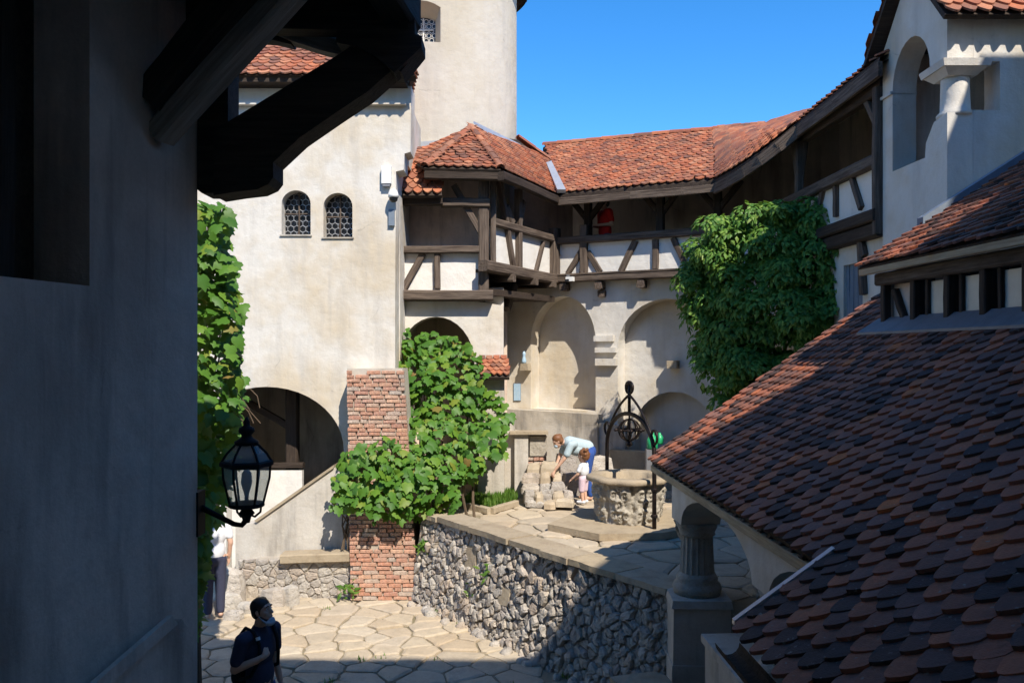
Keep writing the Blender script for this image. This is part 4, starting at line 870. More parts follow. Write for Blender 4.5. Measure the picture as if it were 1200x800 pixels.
gt.add(pth, [(i, i+1, 10+i, 9+i) for i in range(8)]); gt.add([p+Vector((0, 0, .004)) for p in pth], [(i+1, i, 9+i, 10+i) for i in range(8)])
gt.build('gutter', M_WOODD, ra)
MB().prism([rp(YB_+.02, -.57, .05), rp(YB_+.02, .05, .05), rp(YB_-.025, .05, .05), rp(YB_-.025, -.57, .05)], (0, 0, .03)).build('verge_flashing', M_METAL, ra)
# tiles: nearest 300 one by one, the rest as one mass
def not_dormer(p): return not (p.y < 8.71 and p.x > XE(p.y)+2.19)
TM = tile_mats(rp(YF, -.03), rp(YN, -.03), rp(YN, 3.3), rp(YF, 3.3), 0.163, 0.124, 10, 1.4, keep=not_dormer)
TM += [m for m in tile_mats(rp(YB_-.02, -.58), rp(YN, -.58), rp(YN, -.06), rp(YB_-.02, -.06), 0.163, 0.124, 10, 1.4)]
def inview(p):
    if p.y < 0.4: return False
    x = CXP+FPX*p.x/p.y; y = HYP-FPX*(p.z-CZ)/p.y; return x < 1225 and y < 825
TM = [m for m in TM if inview(m.translation) or m.translation.y > 4.2]
vis = sorted([m for m in TM if inview(m.translation)], key=lambda m: (m.translation-Vector((0, 0, CZ))).length)
near = vis[:300]; ids = set(id(m) for m in near); rest = [m for m in TM if id(m) not in ids]
tv, tf = tile_shape(0.158, 0.217)
tm0 = MB().add(tv, tf).mesh('tile', M_TILE); tm0.polygons.foreach_set('use_smooth', [False]*len(tm0.polygons))
for m in near:
    o = bpy.data.objects.new('tile', tm0); COL.objects.link(o); o.parent = ra; o.matrix_parent_inverse = world_of(ra).inverted(); o.matrix_basis = m
tile_stuff('roof_tiles', rest, 0.163, 0.124, M_TILE, ra)

# dormer: front wall parallel to the eave, own roof
dm = empty('dormer', rp(7.2, 2.226)); dm.parent = ac; dm.matrix_parent_inverse = world_of(ac).inverted()
DF = Frame((XE(0)+2.226+.005, 0), (0.047, -1)); DY0, DY1 = 8.74, 3.3
zd0 = ZE+TAN*2.226; zd1 = 4.706
MB().prism([rp(DY0+.12, 2.03, .07), rp(DY1, 2.03, .07), rp(DY1, 2.226, .09), rp(DY0+.02, 2.226, .09)], (0, 0, .025)).build('apron_flashing', M_LEAD, dm)
def dpx(px, py): return DF.uv(px, py)[0]
segs = [(1043, 1072, 'p'), (1078, 1112, 'w'), (1117, 1155, 'w'), (1161, 1206, 'w'), (1212, 1262, 'w'), (1270, 1330, 'w')]
for (x0, x1, kd) in segs:
    a, b = dpx(x0, 360), dpx(x1, 360)
    if kd == 'p':
        wall('panel', DF, [(a, zd0), (b, zd0), (b, zd1), (a, zd1)], [], -.04, -.12, M_PLASTG, dm)
    else:
        wall('window_reveal', DF, [(a, zd0), (b, zd0), (b, zd1), (a, zd1)], [], -.30, -.36, M_WOODD, dm)
        q = a+(b-a)*.26
        wall('pane', DF, [(q, zd0+.05), (b-.02, zd0+.05), (b-.02, zd1-.03), (q, zd1-.03)], [], -.025, -.05, M_PALEPANE, dm)
        timber('jamb', DF.p(q, zd0, -.03), DF.p(q, zd1, -.03), .05, .08, dm, DF.n, M_WOODD, .002)
        timber('transom', DF.p(q, zd0+.05, -.03), DF.p(b, zd0+.05, -.03), .04, .05, dm, DF.n, M_WOODD, .002)
for px in (1040, 1075, 1115, 1158, 1209, 1266): timber('post', DF.p(dpx(px, 360), zd0-.02, 0), DF.p(dpx(px, 360), zd1+.05, 0), 0.085, 0.12, dm, DF.n, M_WOODD, .002)
tb(DF, (1050, 340), (1062, 378), .07, .08, dm, -.02, 'brace', M_WOODD)
timber('sill', DF.p(au(DY0), zd0+.02, 0.01), DF.p(au(DY1), zd0+.02, 0.01), .07, .14, dm, DF.n, M_WOODD)
timber('head_beam', DF.p(au(DY0+.03), zd1+.07, 0.02), DF.p(au(DY1), zd1+.07, 0.02), .13, .14, dm, DF.n, M_WOOD, 0.012)
timber('fascia_board', DF.p(au(DY0+.12), zd1+.15, 0.20), DF.p(au(DY1), zd1+.15, 0.20), .085, .05, dm, DF.n, M_WOODL, 0.003)
MB().prism([DF.p(au(DY0), zd0-.5, -.02), DF.p(au(DY0), zd0+.02, -1.2), DF.p(au(DY0), zd1+.9, -1.2), DF.p(au(DY0), zd1+.1, -.02)], (0, -0.1, 0)).build('end_wall', M_PLASTG, dm)
ez = zd1+.19; Ld = 3.0; TD = 0.62
def dp(Y, r, lift=0): return DF.p(au(Y), ez+TD*r+lift, .235-r)
deck('dormer_roof', (dp(DY0+.12, 0), dp(DY1, 0), dp(DY1, Ld), dp(DY0+.12, Ld)), 0.06, M_WOODD, dm)
TM2 = tile_mats(dp(DY0+.14, -.04), dp(DY1, -.04), dp(DY1, Ld), dp(DY0+.14, Ld), 0.163, 0.124, 10, 1.4)
tile_stuff('dormer_tiles', TM2, 0.163, 0.124, M_TILE, dm)
MB().prism([dp(DY0+.17, .68, .05), dp(DY0+.05, .68, .05), dp(DY0+.05, 3.0, .08), dp(DY0+.17, 3.0, .08)], (0, 0, .08)).build('wall_flashing', M_BLUEGREY, dm)

# ================================================================== NEAR WING behind and right of the viewpoint (casts the big shadow)
nw = thing('near_wing', 'tall plastered castle wing standing behind the viewpoint', 'building', (2, -2, 0))
HN = 12.5
MB().prism([(-9, -1.2, 0), (5.0, -1.2, 0), (6.2, 1.2, 0), (7.7, 1.5, 0), (7.7, 4.6, 0), (12, 4.6, 0), (12, -7, 0), (-9, -7, 0)], (0, 0, HN-.3)).build('wall', M_PLASTG, nw)
MB().prism([(-9, 0.47, HN-.29), (5.05, 0.47, HN-.29), (5.5, 1.35, HN-.29), (7.3, 1.75, HN-.29), (7.4, 5.5, HN-.29), (12.4, 5.5, HN-.29), (12.4, -7.5, HN-.29), (-9, -7.5, HN-.29)], (0, 0, .29)).build('eave', M_WOODD, nw)
MB().add([(-9, 0.4, HN+.01), (5, 0.4, HN+.01), (7.3, 2.1, HN+.01), (12.4, 5.4, HN+.01), (12.4, -7.5, HN+.01), (-9, -7.5, HN+.01), (-7, -3.5, HN+2.2), (9.5, -3.0, HN+2.2)], [(0, 1, 7, 6), (1, 2, 7), (2, 3, 7), (3, 4, 7), (4, 5, 6, 7), (5, 0, 6)]).build('roof', M_TILE, nw)
# ================================================================== WELL
WC = Vector((1.78, 12.55, TZ)); RZ = 2.12
we = thing('stone_well', 'round carved stone well with a wrought iron arch on the terrace', 'well', WC)
MB().prism([WC+Vector((x, y, 0.008)) for x, y in ((-1.25, -.35), (-.55, -1.02), (.35, -.95), (1.0, -.5), (1.0, .7), (.3, 1.0), (-.6, .85))], (0, 0, .10)).build('plinth', M_COPE, we)
HB = RZ-TZ-.10; seg, nr = 160, 44
def relief(a, t):
    """carved ornament: eight lobes of scrolls and masks with deep undercuts"""
    k = a/(2*math.pi)*8; ph = (k % 1)-.5; y = t-.5; s = 0
    for (cx, cy, rad, amp) in ((-.2, .22, .17, .055), (.2, .22, .17, .055), (0, -.02, .2, .07), (-.24, -.26, .15, .05), (.24, -.26, .15, .05), (0, .36, .1, .04), (0, -.36, .13, .05)):
        d = math.hypot((ph-cx)*1.0, (y-cy))
        if d < rad:
            q = d/rad; s = max(s, amp*(0.55+.45*math.cos(q*9.5))*(1-q*q)**.5)
    s += 0.03*noise.fractal(Vector((math.cos(a)*6, math.sin(a)*6, t*6)), 1.0, 2.0, 4)
    return s-0.035*(abs(ph) > .44)
mb = MB(); v = []; f = []
for i in range(nr+1):
    t = i/nr
    for k in range(seg):
        a = 2*math.pi*k/seg; oc = 1+0.03*math.cos(a*8); r = (0.47+0.07*t)*oc+(relief(a, t) if 0.04 < t < .97 else 0)
        v.append(WC+Vector((r*math.cos(a), r*math.sin(a), .1+HB*t*0.9)))
for i in range(nr):
    for k in range(seg): a = i*seg+k; b = i*seg+(k+1) % seg; f.append((a, b, b+seg, a+seg))
mb.add(v, f).build('carved_drum', M_STONEC, we, True)
MB().lathe(WC, [(0.36, .15), (0.40, RZ-TZ-.02), (0.44, RZ-TZ), (0.60, RZ-TZ), (0.625, RZ-TZ-.02), (0.625, RZ-TZ-.07), (0.60, RZ-TZ-.085), (0.50, RZ-TZ-.09)], 64, cap=False, fn=lambda a, z: 1+.035*math.cos(a*8)+.006*math.sin(a*23)).build('rim', M_COPE, we, True)
MB().lathe(WC, [(0.05, .6), (0.39, .6), (0.39, .55)], 32).build('grate', M_LEAD, we)
FL, FR = Vector((1.545, 13.32, 0)), Vector((2.06, 11.86, 0)); dr = (FR-FL).normalized(); mid_ = (FL+FR)/2; hw = (FR-FL).length/2
fr = empty('iron_arch', (mid_.x, mid_.y, TZ)); fr.parent = we; fr.matrix_parent_inverse = world_of(we).inverted()
def hp(s, z): return mid_+dr*(s*hw)+Vector((0, 0, z))
zt = 3.05
path = [hp(-1, TZ+.1), hp(-1, 1.9), hp(-1, 2.5)]+[hp(-math.cos(math.pi*i/16), 2.5+(zt-2.5)*math.sin(math.pi*i/16)) for i in range(1, 16)]+[hp(1, 2.5), hp(1, 1.9), hp(1, TZ+.02)]
MB().tube(path, 0.032, 10).build('hoop', M_IRON, fr, True)
for z in (1.62, 2.0): MB().lathe(hp(1, 0), [(.03, z-.03), (.05, z-.015), (.05, z+.015), (.03, z+.03)], 12).build('collar', M_IRON, fr)
ap = MB()
for sgn in (-1, 1):
    ap.tube([hp(sgn*(.93-.93*(t**1.0)) if t < 1 else 0, 2.72+.62*(t**0.8)+.05*math.sin(t*math.pi)) for t in np.linspace(0, 1, 10)], 0.02, 8)
    ap.tube([hp(sgn*(1.0+.11*math.sin(t*5.0)), 2.66+.10*(1-math.cos(t*5.0))) for t in np.linspace(0, 1, 12)], 0.02, 6)
    ap.tube([hp(sgn*(.02+.13*math.sin(t*5.2)), 3.36+.09*(1-math.cos(t*5.2))) for t in np.linspace(0, 1, 12)], 0.02, 6)
ap.tube([hp(0, 3.02), hp(0, 3.52)], 0.025, 8); ap.lathe(hp(0, 0), [(.0, 3.56), (.035, 3.53), (.03, 3.49), (.01, 3.47)], 10)
ap.build('scrolls', M_IRON, fr, True)
ob = MB(); oc_ = hp(0, 2.80); ro = .165
ob.tube([hp(0, 3.06), hp(0, 2.58)], .014, 8)
for q in range(4):
    an = q*math.pi/4; ax = Vector((math.cos(an), math.sin(an), 0)); ob.tube([oc_+ax*math.cos(t)*ro+Vector((0, 0, math.sin(t)*ro)) for t in np.linspace(0, 2*math.pi, 25)], .013, 6, False)
ob.tube([oc_+Vector((math.cos(t)*ro, math.sin(t)*ro, 0)) for t in np.linspace(0, 2*math.pi, 25)], .016, 6, False)
for q in range(8):
    an = q*math.pi/4; ax = Vector((math.cos(an), math.sin(an), 0)); ob.tube([oc_+ax*ro, oc_+ax*(ro+.06), oc_+ax*(ro+.075)], [.016, .03, .004], 6)
ob.lathe(oc_+Vector((0, 0, -.22)), [(.01, -.04), (.05, -.02), (.05, .02), (.02, .05)], 10)
ob.build('openwork_orb', M_IRON, fr, True)

# ================================================================== WALL LANTERN (foreground)
ln = thing('wall_lantern', 'black iron lantern with clear panes on a curved arm by the dark wall', 'lantern', (-1.66, 5.12, 2.9))
LC = P(289, 0, 5.12); lx, ly = LC.x, LC.y
def lzp(py): return CZ-(py-HYP)/FPX*5.12
def ring(r, z, n=6, rot=R(15)): return [Vector((lx+r*math.cos(rot+2*math.pi*k/n), ly+r*math.sin(rot+2*math.pi*k/n), z)) for k in range(n)]
zt_, zm, zb_ = lzp(519), lzp(541), lzp(590)
levels = [(0.062, lzp(520)), (0.118, lzp(531)), (0.15, zm)]; lower = [(0.143, zm-.02), (0.138, lzp(560)), (0.10, zb_)]
for prof in (levels, lower):
    for k in range(6):
        rib = MB(); rib.tube([ring(r, z)[k] for r, z in prof], .008, 6); rib.build('frame_bar', M_BLACK, ln)
        pane = MB(); v = []
        for r, z in prof: a, b = ring(r*.97, z)[k], ring(r*.97, z)[(k+1) % 6]; v += [a, b]
        pane.add(v, [(2*i, 2*i+1, 2*i+3, 2*i+2) for i in range(len(prof)-1)]); pane.build('pane', M_GLASS, ln)
MB().lathe((lx, ly, 0), [(.148, zm-.03), (.162, zm-.022), (.162, zm+.0), (.15, zm+.01), (.14, zm+.006), (.14, zm-.028)], 6, R(15), R(15)+2*math.pi, False).build('collar', M_BLACK, ln)
MB().lathe((lx, ly, 0), [(.10, zb_-.02), (.112, zb_-.012), (.108, zb_+.006), (.03, zb_+.008), (.03, zb_-.03), (.05, zb_-.06), (.03, lzp(605)), (.02, lzp(612))], 12).build('base', M_BLACK, ln)
MB().lathe((lx, ly, 0), [(.07, lzp(521)), (.075, lzp(517)), (.04, lzp(513)), (.03, lzp(510)), (.05, lzp(505)), (.045, lzp(501)), (.018, lzp(498)), (.022, lzp(494)), (.004, lzp(488))], 16).build('finial', M_BLACK, ln, True)
MB().lathe((lx, ly, 0), [(.012, zb_), (.014, zb_+.06), (.035, zb_+.13), (.03, zb_+.19), (.008, zb_+.22)], 12).build('bulb', M_WHITE, ln, True)
for k in range(3):
    an = R(30+120*k); MB().tube([(lx+math.cos(an)*r, ly+math.sin(an)*r, z) for r, z in ((.09, zb_-.01), (.085, lzp(601)), (.05, lzp(606)), (.02, lzp(603)))], .008, 6).build('scroll', M_BLACK, ln)
xp = P(237, 0, 5.08).x
MB().tube([Vector((xp, 5.06, lzp(592))), Vector((xp+.10, 5.08, lzp(603))), Vector((xp+.19, 5.10, lzp(613))), Vector((lx-.03, 5.12, lzp(615))), Vector((lx, ly, lzp(608)))], [.02, .017, .017, .017, .02], 8).build('arm', M_BLACK, ln, True)
MB().box((xp-.015, 5.045, lzp(598)), (.05, .12, .27)).build('wall_plate', M_BLACK, ln)

# ================================================================== SMALL FITTINGS
sb = thing('fuse_box', 'white box on the cream castle wall above the dome camera', 'box', CL.at(453, 206))
MB().box(CL.at(453, 205, .05), (0.16, .10, .30)).build('case', M_WHITE, sb); MB().box(CL.at(453, 217.5, .05), (0.12, .09, .04)).build('vent', M_LEAD, sb)
dc = thing('dome_camera', 'white dome security camera on the corner of the castle block', 'camera', CL.at(461, 230, .12))
q = CL.at(461, 230, .14); MB().lathe(Vector((q.x, q.y, q.z)), [(.03, .12), (.06, .10), (.085, .03), (.09, -.02), (.02, -.03)], 20).build('housing', M_WHITE, dc, True)
MB().lathe(q, [(.075, -.025), (.07, -.07), (.04, -.10), (.0, -.11)], 20, cap=False).build('dome', M_DARKGLASS, dc, True)
MB().tube([q+Vector((0, .14, .10)), q+Vector((0, .05, .13)), q+Vector((0, 0, .12))], .02, 8).build('arm', M_WHITE, dc); MB().box(CL.at(459, 255, .03), (.10, .06, .28)).build('cable_box', M_BLUEGREY, dc)
fl = thing('floodlight', 'small white floodlight under the gallery sill beam', 'lamp', BK.at(668, 326, .15))
q = BK.at(668, 327, .2); MB().box(q, (.16, .10, .09), R(-28)).build('housing', M_WHITE, fl); MB().box(q+Vector((-.03, .05, .07)), (.04, .12, .05), R(-28)).build('bracket', M_LEAD, fl)
MB().box(q+Vector((-.06, -.03, -.03)), (.08, .07, .05), R(-28)).build('lens', M_DARKGLASS, fl)
NW = lambda px, py, d: BK.at(px, py, SB+d)
pq = thing('blue_plaque', 'tall pale blue enamel plaque on the wall left of the niche', 'sign', NW(606, 459, .02))
MB().prism([NW(602, 469, .03), NW(609.5, 469, .03), NW(609.5, 449.5, .03), NW(602, 449.5, .03)], -BK.n*.02).build('plate', M_BLUESIGN, pq)
MB().prism([NW(601.4, 470, .012), NW(610.2, 470, .012), NW(610.2, 448.7, .012), NW(601.4, 448.7, .012)], -BK.n*.008).build('rim', M_LEAD, pq)
ic = thing('wall_shrine', 'tiny blue statuette on a stone bracket on the niche wall', 'shrine', NW(614, 430, .05))
MB().prism([NW(609, 434, .16), NW(619, 434, .16), NW(618, 426, .16), NW(610, 426, .16)], -BK.n*.16).build('bracket', M_COPE, ic)
qq = NW(614, 425.5, .09); MB().lathe(qq, [(.05, 0), (.055, .05), (.035, .12), (.03, .16), (.04, .19), (.03, .24), (.0, .27)], 14).build('statuette', M_BLUESIGN, ic, True)
cb2 = thing('stone_corbel', 'single brown stone block jutting from the right-hand niche wall', 'corbel', BK.at(789, 427, ub))
MB().box(BK.at(789, 427, ub+.10), (.20, .24, .16), R(-28)).build('block', M_COPE, cb2)
gp = thing('green_lamp', 'bright green enamel lantern pair behind the well at the niche mouth', 'lantern', (2.6, 14.6, TZ))
for (px, py, sc) in ((764.5, 517, 1.0), (773, 514, .7)):
    q = P(px, py, 14.6); MB().lathe(q-Vector((0, 0, .13*sc)), [(.08*sc, 0), (.10*sc, .02), (.10*sc, .17*sc), (.06*sc, .22*sc), (.035*sc, .25*sc), (.03*sc, .29*sc)], 16).build('green_jar', M_GREEN, gp, True)
q = P(768, 526, 14.6); MB().box((q.x, q.y, (q.z+TZ)/2), (.34, .16, q.z-TZ)).build('stand', M_LEAD, gp)

# ================================================================== RUINED LEDGES AND ROCKS BEHIND THE TERRACE
ru_ = thing('ruined_wall', 'crumbling plastered stone wall with exposed bricks beside the grass bed', 'wall', P(620, 580, 14.9))
MB().prism([P(556, 500, 15.05), P(600, 490, 15.05), P(604, 505, 15.05), P(640, 509, 15.05), P(641, 585, 15.05), P(556, 600, 15.05)], (0, .3, 0)).build('wall', M_PLASTD, ru_)
MB().prism([P(603, 508, 14.9), P(619, 508, 14.9), P(619, 590, 14.9), P(603, 592, 14.9)], (0, .14, 0)).build('buttress', M_PLASTD, ru_)
MB().prism([P(621, 511, 14.95), P(641, 511, 14.95), P(641, 534, 14.95), P(621, 534, 14.95)], (0, .09, 0)).build('stone_post', M_STONEC, ru_)
MB().box(P(612, 507, 14.9)+Vector((.12, .1, 0)), (.70, .34, .05)).build('cap_slab', M_COPE, ru_)
for i in range(9):
    px = 622+(i % 3)*6.5; py = 537+(i//3)*5.0; o = bpy.data.objects.new('brick', random.choice(bricks)); COL.objects.link(o); o.parent = ru_; o.matrix_parent_inverse = world_of(ru_).inverted(); o.location = P(px, py, 15.03); o.scale = (.42, 1, 1.0); o.rotation_euler = (0, R(random.uniform(-5, 5)), R(random.uniform(-6, 6)))
rk = thing('rock_steps', 'heap of pale rough stone blocks forming steps where the woman reaches down', 'rocks', P(640, 580, 14.5))
def block(nm, px, py, Y, wx, wy, wz, par, mat, rz=0.):
    c = P(px, py, Y); c = Vector((c.x, c.y, c.z)); poly = [Vector((x*wx/2*random.uniform(.94, 1.03), y*wy/2*random.uniform(.9, 1.05))) for x, y in ((-1, -.85), (-.9, -1), (0, -1.02), (.9, -1), (1, -.85), (1, .85), (.9, 1), (-.9, 1), (-1, .85))]
    m = Matrix.Rotation(rz, 2); poly = [m @ p for p in poly]
    return link(nm, stone_mesh(poly, lambda a, b, d, c=c: c+Vector((a, b, d-wz/2)), wz, .03, .018, mat, nm), par)
rows_ = [(588, 14.0, 618, 664, .09), (580, 14.15, 614, 662, .15), (570, 14.4, 612, 660, .16), (559, 14.65, 612, 655, .17), (548, 14.85, 618, 650, .16)]
for (py, Y, xa, xb, h) in rows_:
    x = xa
    while x < xb:
        wpx = random.uniform(8, 24); block('rock', x+wpx/2, py+random.uniform(-1.5, 1.5), Y+random.uniform(-.08, .08), wpx*Y/960*1.02, random.uniform(.24, .42), h*random.uniform(.8, 1.4), rk, random.choice((M_FLAG, M_RUBBLE, M_RUBBLE)), random.uniform(-.25, .25)); x += wpx
for (px, py, Y, a, b, h) in ((672, 566, 15.4, .4, .4, .42), (664, 548, 15.7, .4, .35, .6), (690, 560, 15.8, .45, .4, .5), (703, 552, 15.9, .5, .4, .6), (718, 562, 15.6, .5, .4, .4), (733, 566, 15.5, .4, .4, .32), (748, 568, 15.3, .45, .4, .28)): block('rock', px, py, Y, a, b, h, rk, M_RUBBLE, random.uniform(-.3, .3))
gb = thing('grass_bed', 'small stone-edged bed of bright green grass on the terrace', 'flower bed', P(575, 590, 13.9))
bed = [PZ(540, 594, TZ), PZ(575, 601, TZ), PZ(606, 592, TZ), PZ(604, 580, TZ), PZ(560, 580, TZ)]
MB().prism([p+Vector((0, 0, .008)) for p in bed], (0, 0, .07)).build('soil', M_EARTH, gb)
for i in range(2):
    a, b = bed[i], bed[i+1]; MB().beam(a.lerp(b, .03)+Vector((0, -.06, .05)), a.lerp(b, .97)+Vector((0, -.06, .05)), .11, .10, (0, -1, 0)).build('kerb_stone', M_COPE, gb)
mm = []
def inpoly(p, poly):
    c = False
    for i in range(len(poly)):
        a, b = poly[i], poly[i-1]
        if (a.y > p.y) != (b.y > p.y) and p.x < (b.x-a.x)*(p.y-a.y)/(b.y-a.y)+a.x: c = not c
    return c
def blades(poly, z, n, h):
    out = []; xs = [p.x for p in poly]; ys = [p.y for p in poly]
    while len(out) < n:
        p = Vector((random.uniform(min(xs), max(xs)), random.uniform(min(ys), max(ys)), z))
        if not inpoly(p, poly): continue
        s = h*random.uniform(.5, 1.2); out.append(Matrix.Translation(p) @ Matrix.Rotation(random.uniform(0, 6.28), 4, 'Z') @ Matrix.Rotation(R(random.uniform(0, 45)), 4, 'X') @ Matrix.Diagonal((s, s, s, 1)))
    return out
GV = [(-.09, 0, 0), (.09, 0, 0), (.06, .05, .5), (-.06, .05, .5), (0, .25, 1.0)]; GF = [(0, 1, 2, 3), (3, 2, 4)]
bl = blades(bed, TZ+.07, 2600, .13); o = joined('grass', GV, GF, bl, [random.random() for _ in bl], M_GRASS, gb); o['kind'] = 'stuff'
wmm = []
for i in range(34):                                        # weeds in the joints
    if i < 22: c = RW.p(random.uniform(-.1, RWL*.8), 0, random.uniform(.04, .2)); 
    else: c = Vector((random.uniform(-4, .4), random.uniform(9.6, 13), 0))
    n = random.randint(5, 22)
    for _ in range(n):
        s = random.uniform(.03, .08); wmm.append(Matrix.Translation(c+Vector((random.uniform(-.08, .08), random.uniform(-.08, .08), -.005))) @ Matrix.Rotation(random.uniform(0, 6.28), 4, 'Z') @ Matrix.Rotation(R(random.uniform(0, 50)), 4, 'X') @ Matrix.Diagonal((s*1.6, s, s, 1)))
tag(joined('weeds', GV, GF, wmm, [random.random() for _ in wmm], M_GRASS), 'tufts of green weeds in the paving joints and wall foot', 'weeds', None, 'stuff')
# ================================================================== PLANTS
def vine_leaf(n=0, lob=1.0):
    pts = [(0, 0.02), (-.20, -.10), (-.42, .02), (-.50, .28), (-.36, .42), (-.40, .66), (-.20, .68), (0, 1.0), (.20, .68), (.40, .66), (.36, .42), (.50, .28), (.42, .02), (.20, -.10)]
    v = [(0, .34, .07)]+[(x*(1+random.uniform(-.07, .07)), y, -.12*abs(x)-.10*max(0, y-.5)+random.uniform(-.03, .03)) for x, y in pts]; k = len(pts)
    return v, [(0, 1+i, 1+(i+1) % k) for i in range(k)]
def aim(nrm, down, roll=0.0):
    """leaf frame: face normal nrm, tip along down"""
    z = Vector(nrm).normalized(); y = Vector(down)-z*Vector(down).dot(z); y.normalize(); x = y.cross(z)
    return Matrix((x, y, z)).transposed().to_4x4() @ Matrix.Rotation(roll, 4, 'Z')
LV = [vine_leaf() for _ in range(4)]
LM = [MB().add(*l).mesh('leaf', M_VINE, True) for l in LV]
def leaves(thing_, mats, nobj, mat=None, stuffname='foliage'):
    """the leaves that show largest as pieces of their own, the rest as one mass"""
    C0 = Vector((0, 0, CZ)); order = sorted(mats, key=lambda m: (m.translation-C0).length-1.5*m.to_scale().x)
    for m in order[:nobj]:
        o = bpy.data.objects.new('leaf', random.choice(LM)); COL.objects.link(o); o.parent = thing_; o.matrix_parent_inverse = world_of(thing_).inverted(); o.matrix_basis = m
    rest = order[nobj:]
    if rest:
        o = joined(stuffname, LV[0][0], LV[0][1], rest, [random.random() for _ in rest], mat or M_VINE, thing_, True); o['kind'] = 'stuff'
def inpx(x, y, poly):
    c = False
    for i in range(len(poly)):
        a, b = poly[i], poly[i-1]
        if (a[1] > y) != (b[1] > y) and x < (b[0]-a[0])*(y-a[1])/(b[1]-a[1])+a[0]: c = not c
    return c
# grape vine over the buttress, the arch and the wall end
gv = thing('grape_vine', 'large green grape vine spilling over the brick buttress and the passage arch', 'vine', P(520, 610, 13.3))
vp = [(464, 398), (490, 387), (525, 390), (550, 408), (566, 424), (570, 445), (592, 478), (598, 498), (590, 515), (583, 536), (560, 548), (548, 575), (540, 588), (510, 600), (480, 604), (455, 612), (425, 596), (394, 596), (392, 560), (405, 530), (430, 510), (455, 500), (480, 485), (468, 450)]
def vdepth(y): return 14.75-1.75*min(1, max(0, (y-400)/170.0))
mats = []
while len(mats) < 1500:
    x, y = random.uniform(388, 602), random.uniform(384, 616)
    jx, jy = x+9*noise.noise(Vector((x*.09, y*.09, 5)))+random.gauss(0, 3), y+9*noise.noise(Vector((x*.09, y*.09, 15)))+random.gauss(0, 3)
    if not inpx(jx, jy, vp): continue
    if noise.noise(Vector((x*.05, y*.05, 22))) > .42 and random.random() < .8: continue
    n_ = noise.noise(Vector((x*.022, y*.022, 3.1))); inner = random.random()
    d = vdepth(y)-0.30*n_-0.12+0.42*inner**1.3
    if x > 480 and y > 560: d += .15
    p = P(x, y, d); gx = noise.noise(Vector((x*.03, y*.03, 9)))*1.1
    nr_ = Vector((.15+gx+random.gauss(0, .38), -.8+random.gauss(0, .3), .75+random.gauss(0, .35))); s = random.uniform(.075, .22)*(1.0 if inner < .6 else .85)
    mats.append(Matrix.Translation(p) @ aim(nr_, (random.gauss(0, .5), -.25, -1)) @ Matrix.Diagonal((s, s, s, 1)))
leaves(gv, mats, 300)
for i in range(9):
    x = random.uniform(470, 560); st = [P(x+random.uniform(-4, 4), 606-k*22, vdepth(606-k*22)+.30+.05*math.sin(k+i)) for k in range(9)]
    MB().tube(st, [.025-.002*k for k in range(9)], 6).build('stem', M_STEM, gv)
MB().tube([Vector((-1.32, 13.35, TZ)), P(515, 580, 13.4), P(505, 540, 13.7), P(500, 480, 14.4), P(505, 420, 14.95)], [.05, .045, .04, .03, .02], 8).build('trunk', M_STEM, gv)
for i in range(6): MB().tube([P(400+random.uniform(0, 12), 560+k*14, 13.35+random.uniform(-.03, .03)) for k in range(7)], .012, 5).build('stem', M_STEM, gv)
# creeper on the garden wall at the dark corner
cv_ = thing('wall_creeper', 'yellow-green creeper hanging down beside the dark corner above the lantern', 'vine', (-3.7, 9.2, 0))
mats = []
while len(mats) < 900:
    t = random.random(); y = 236+t*505; edge = 262+24*math.sin((t*1.9+.1)*math.pi/2)*(1 if t < .45 else 1)-max(0, (t-.42))*75+9*noise.noise(Vector((t*14, 0, 0)))
    if 608 < y < 668: edge = min(edge, 241)
    x = random.uniform(226, edge); Y = random.uniform(8.6, 9.5)+.25*noise.noise(Vector((x*.04, y*.03, 1))); p = P(x, y, Y)
    if p.z > 5.95 or p.x < -3.9: p.x = max(p.x, -3.72)
    nr_ = Vector((.55+random.gauss(0, .4), -.6+random.gauss(0, .35), .7+random.gauss(0, .3))); s = random.uniform(.10, .21)
    mats.append(Matrix.Translation(p) @ aim(nr_, (random.gauss(0, .5), -.2, -1)) @ Matrix.Diagonal((s, s, s, 1)))
leaves(cv_, mats, 290)
for i in range(8):
    x = random.uniform(236, 262); MB().tube([P(x+random.uniform(-8, 8), 240+k*38, 9.35+random.uniform(-.12, .12)) for k in range(7)], .010, 5).build('stem', M_STEM, cv_)
for i in range(7):
    x0, y0 = random.uniform(262, 296), random.uniform(455, 492); MB().tube([P(x0, y0, 9.0), P(x0+8, y0+8, 8.95), P(x0+13+random.uniform(-4, 8), y0+22, 8.95)], .006, 4).build('tendril', M_STEM, cv_)
MB().tube([(-3.55, 9.3, 0), (-3.6, 9.35, 1.2), (-3.62, 9.3, 2.6)], [.04, .035, .025], 7).build('trunk', M_STEM, cv_)
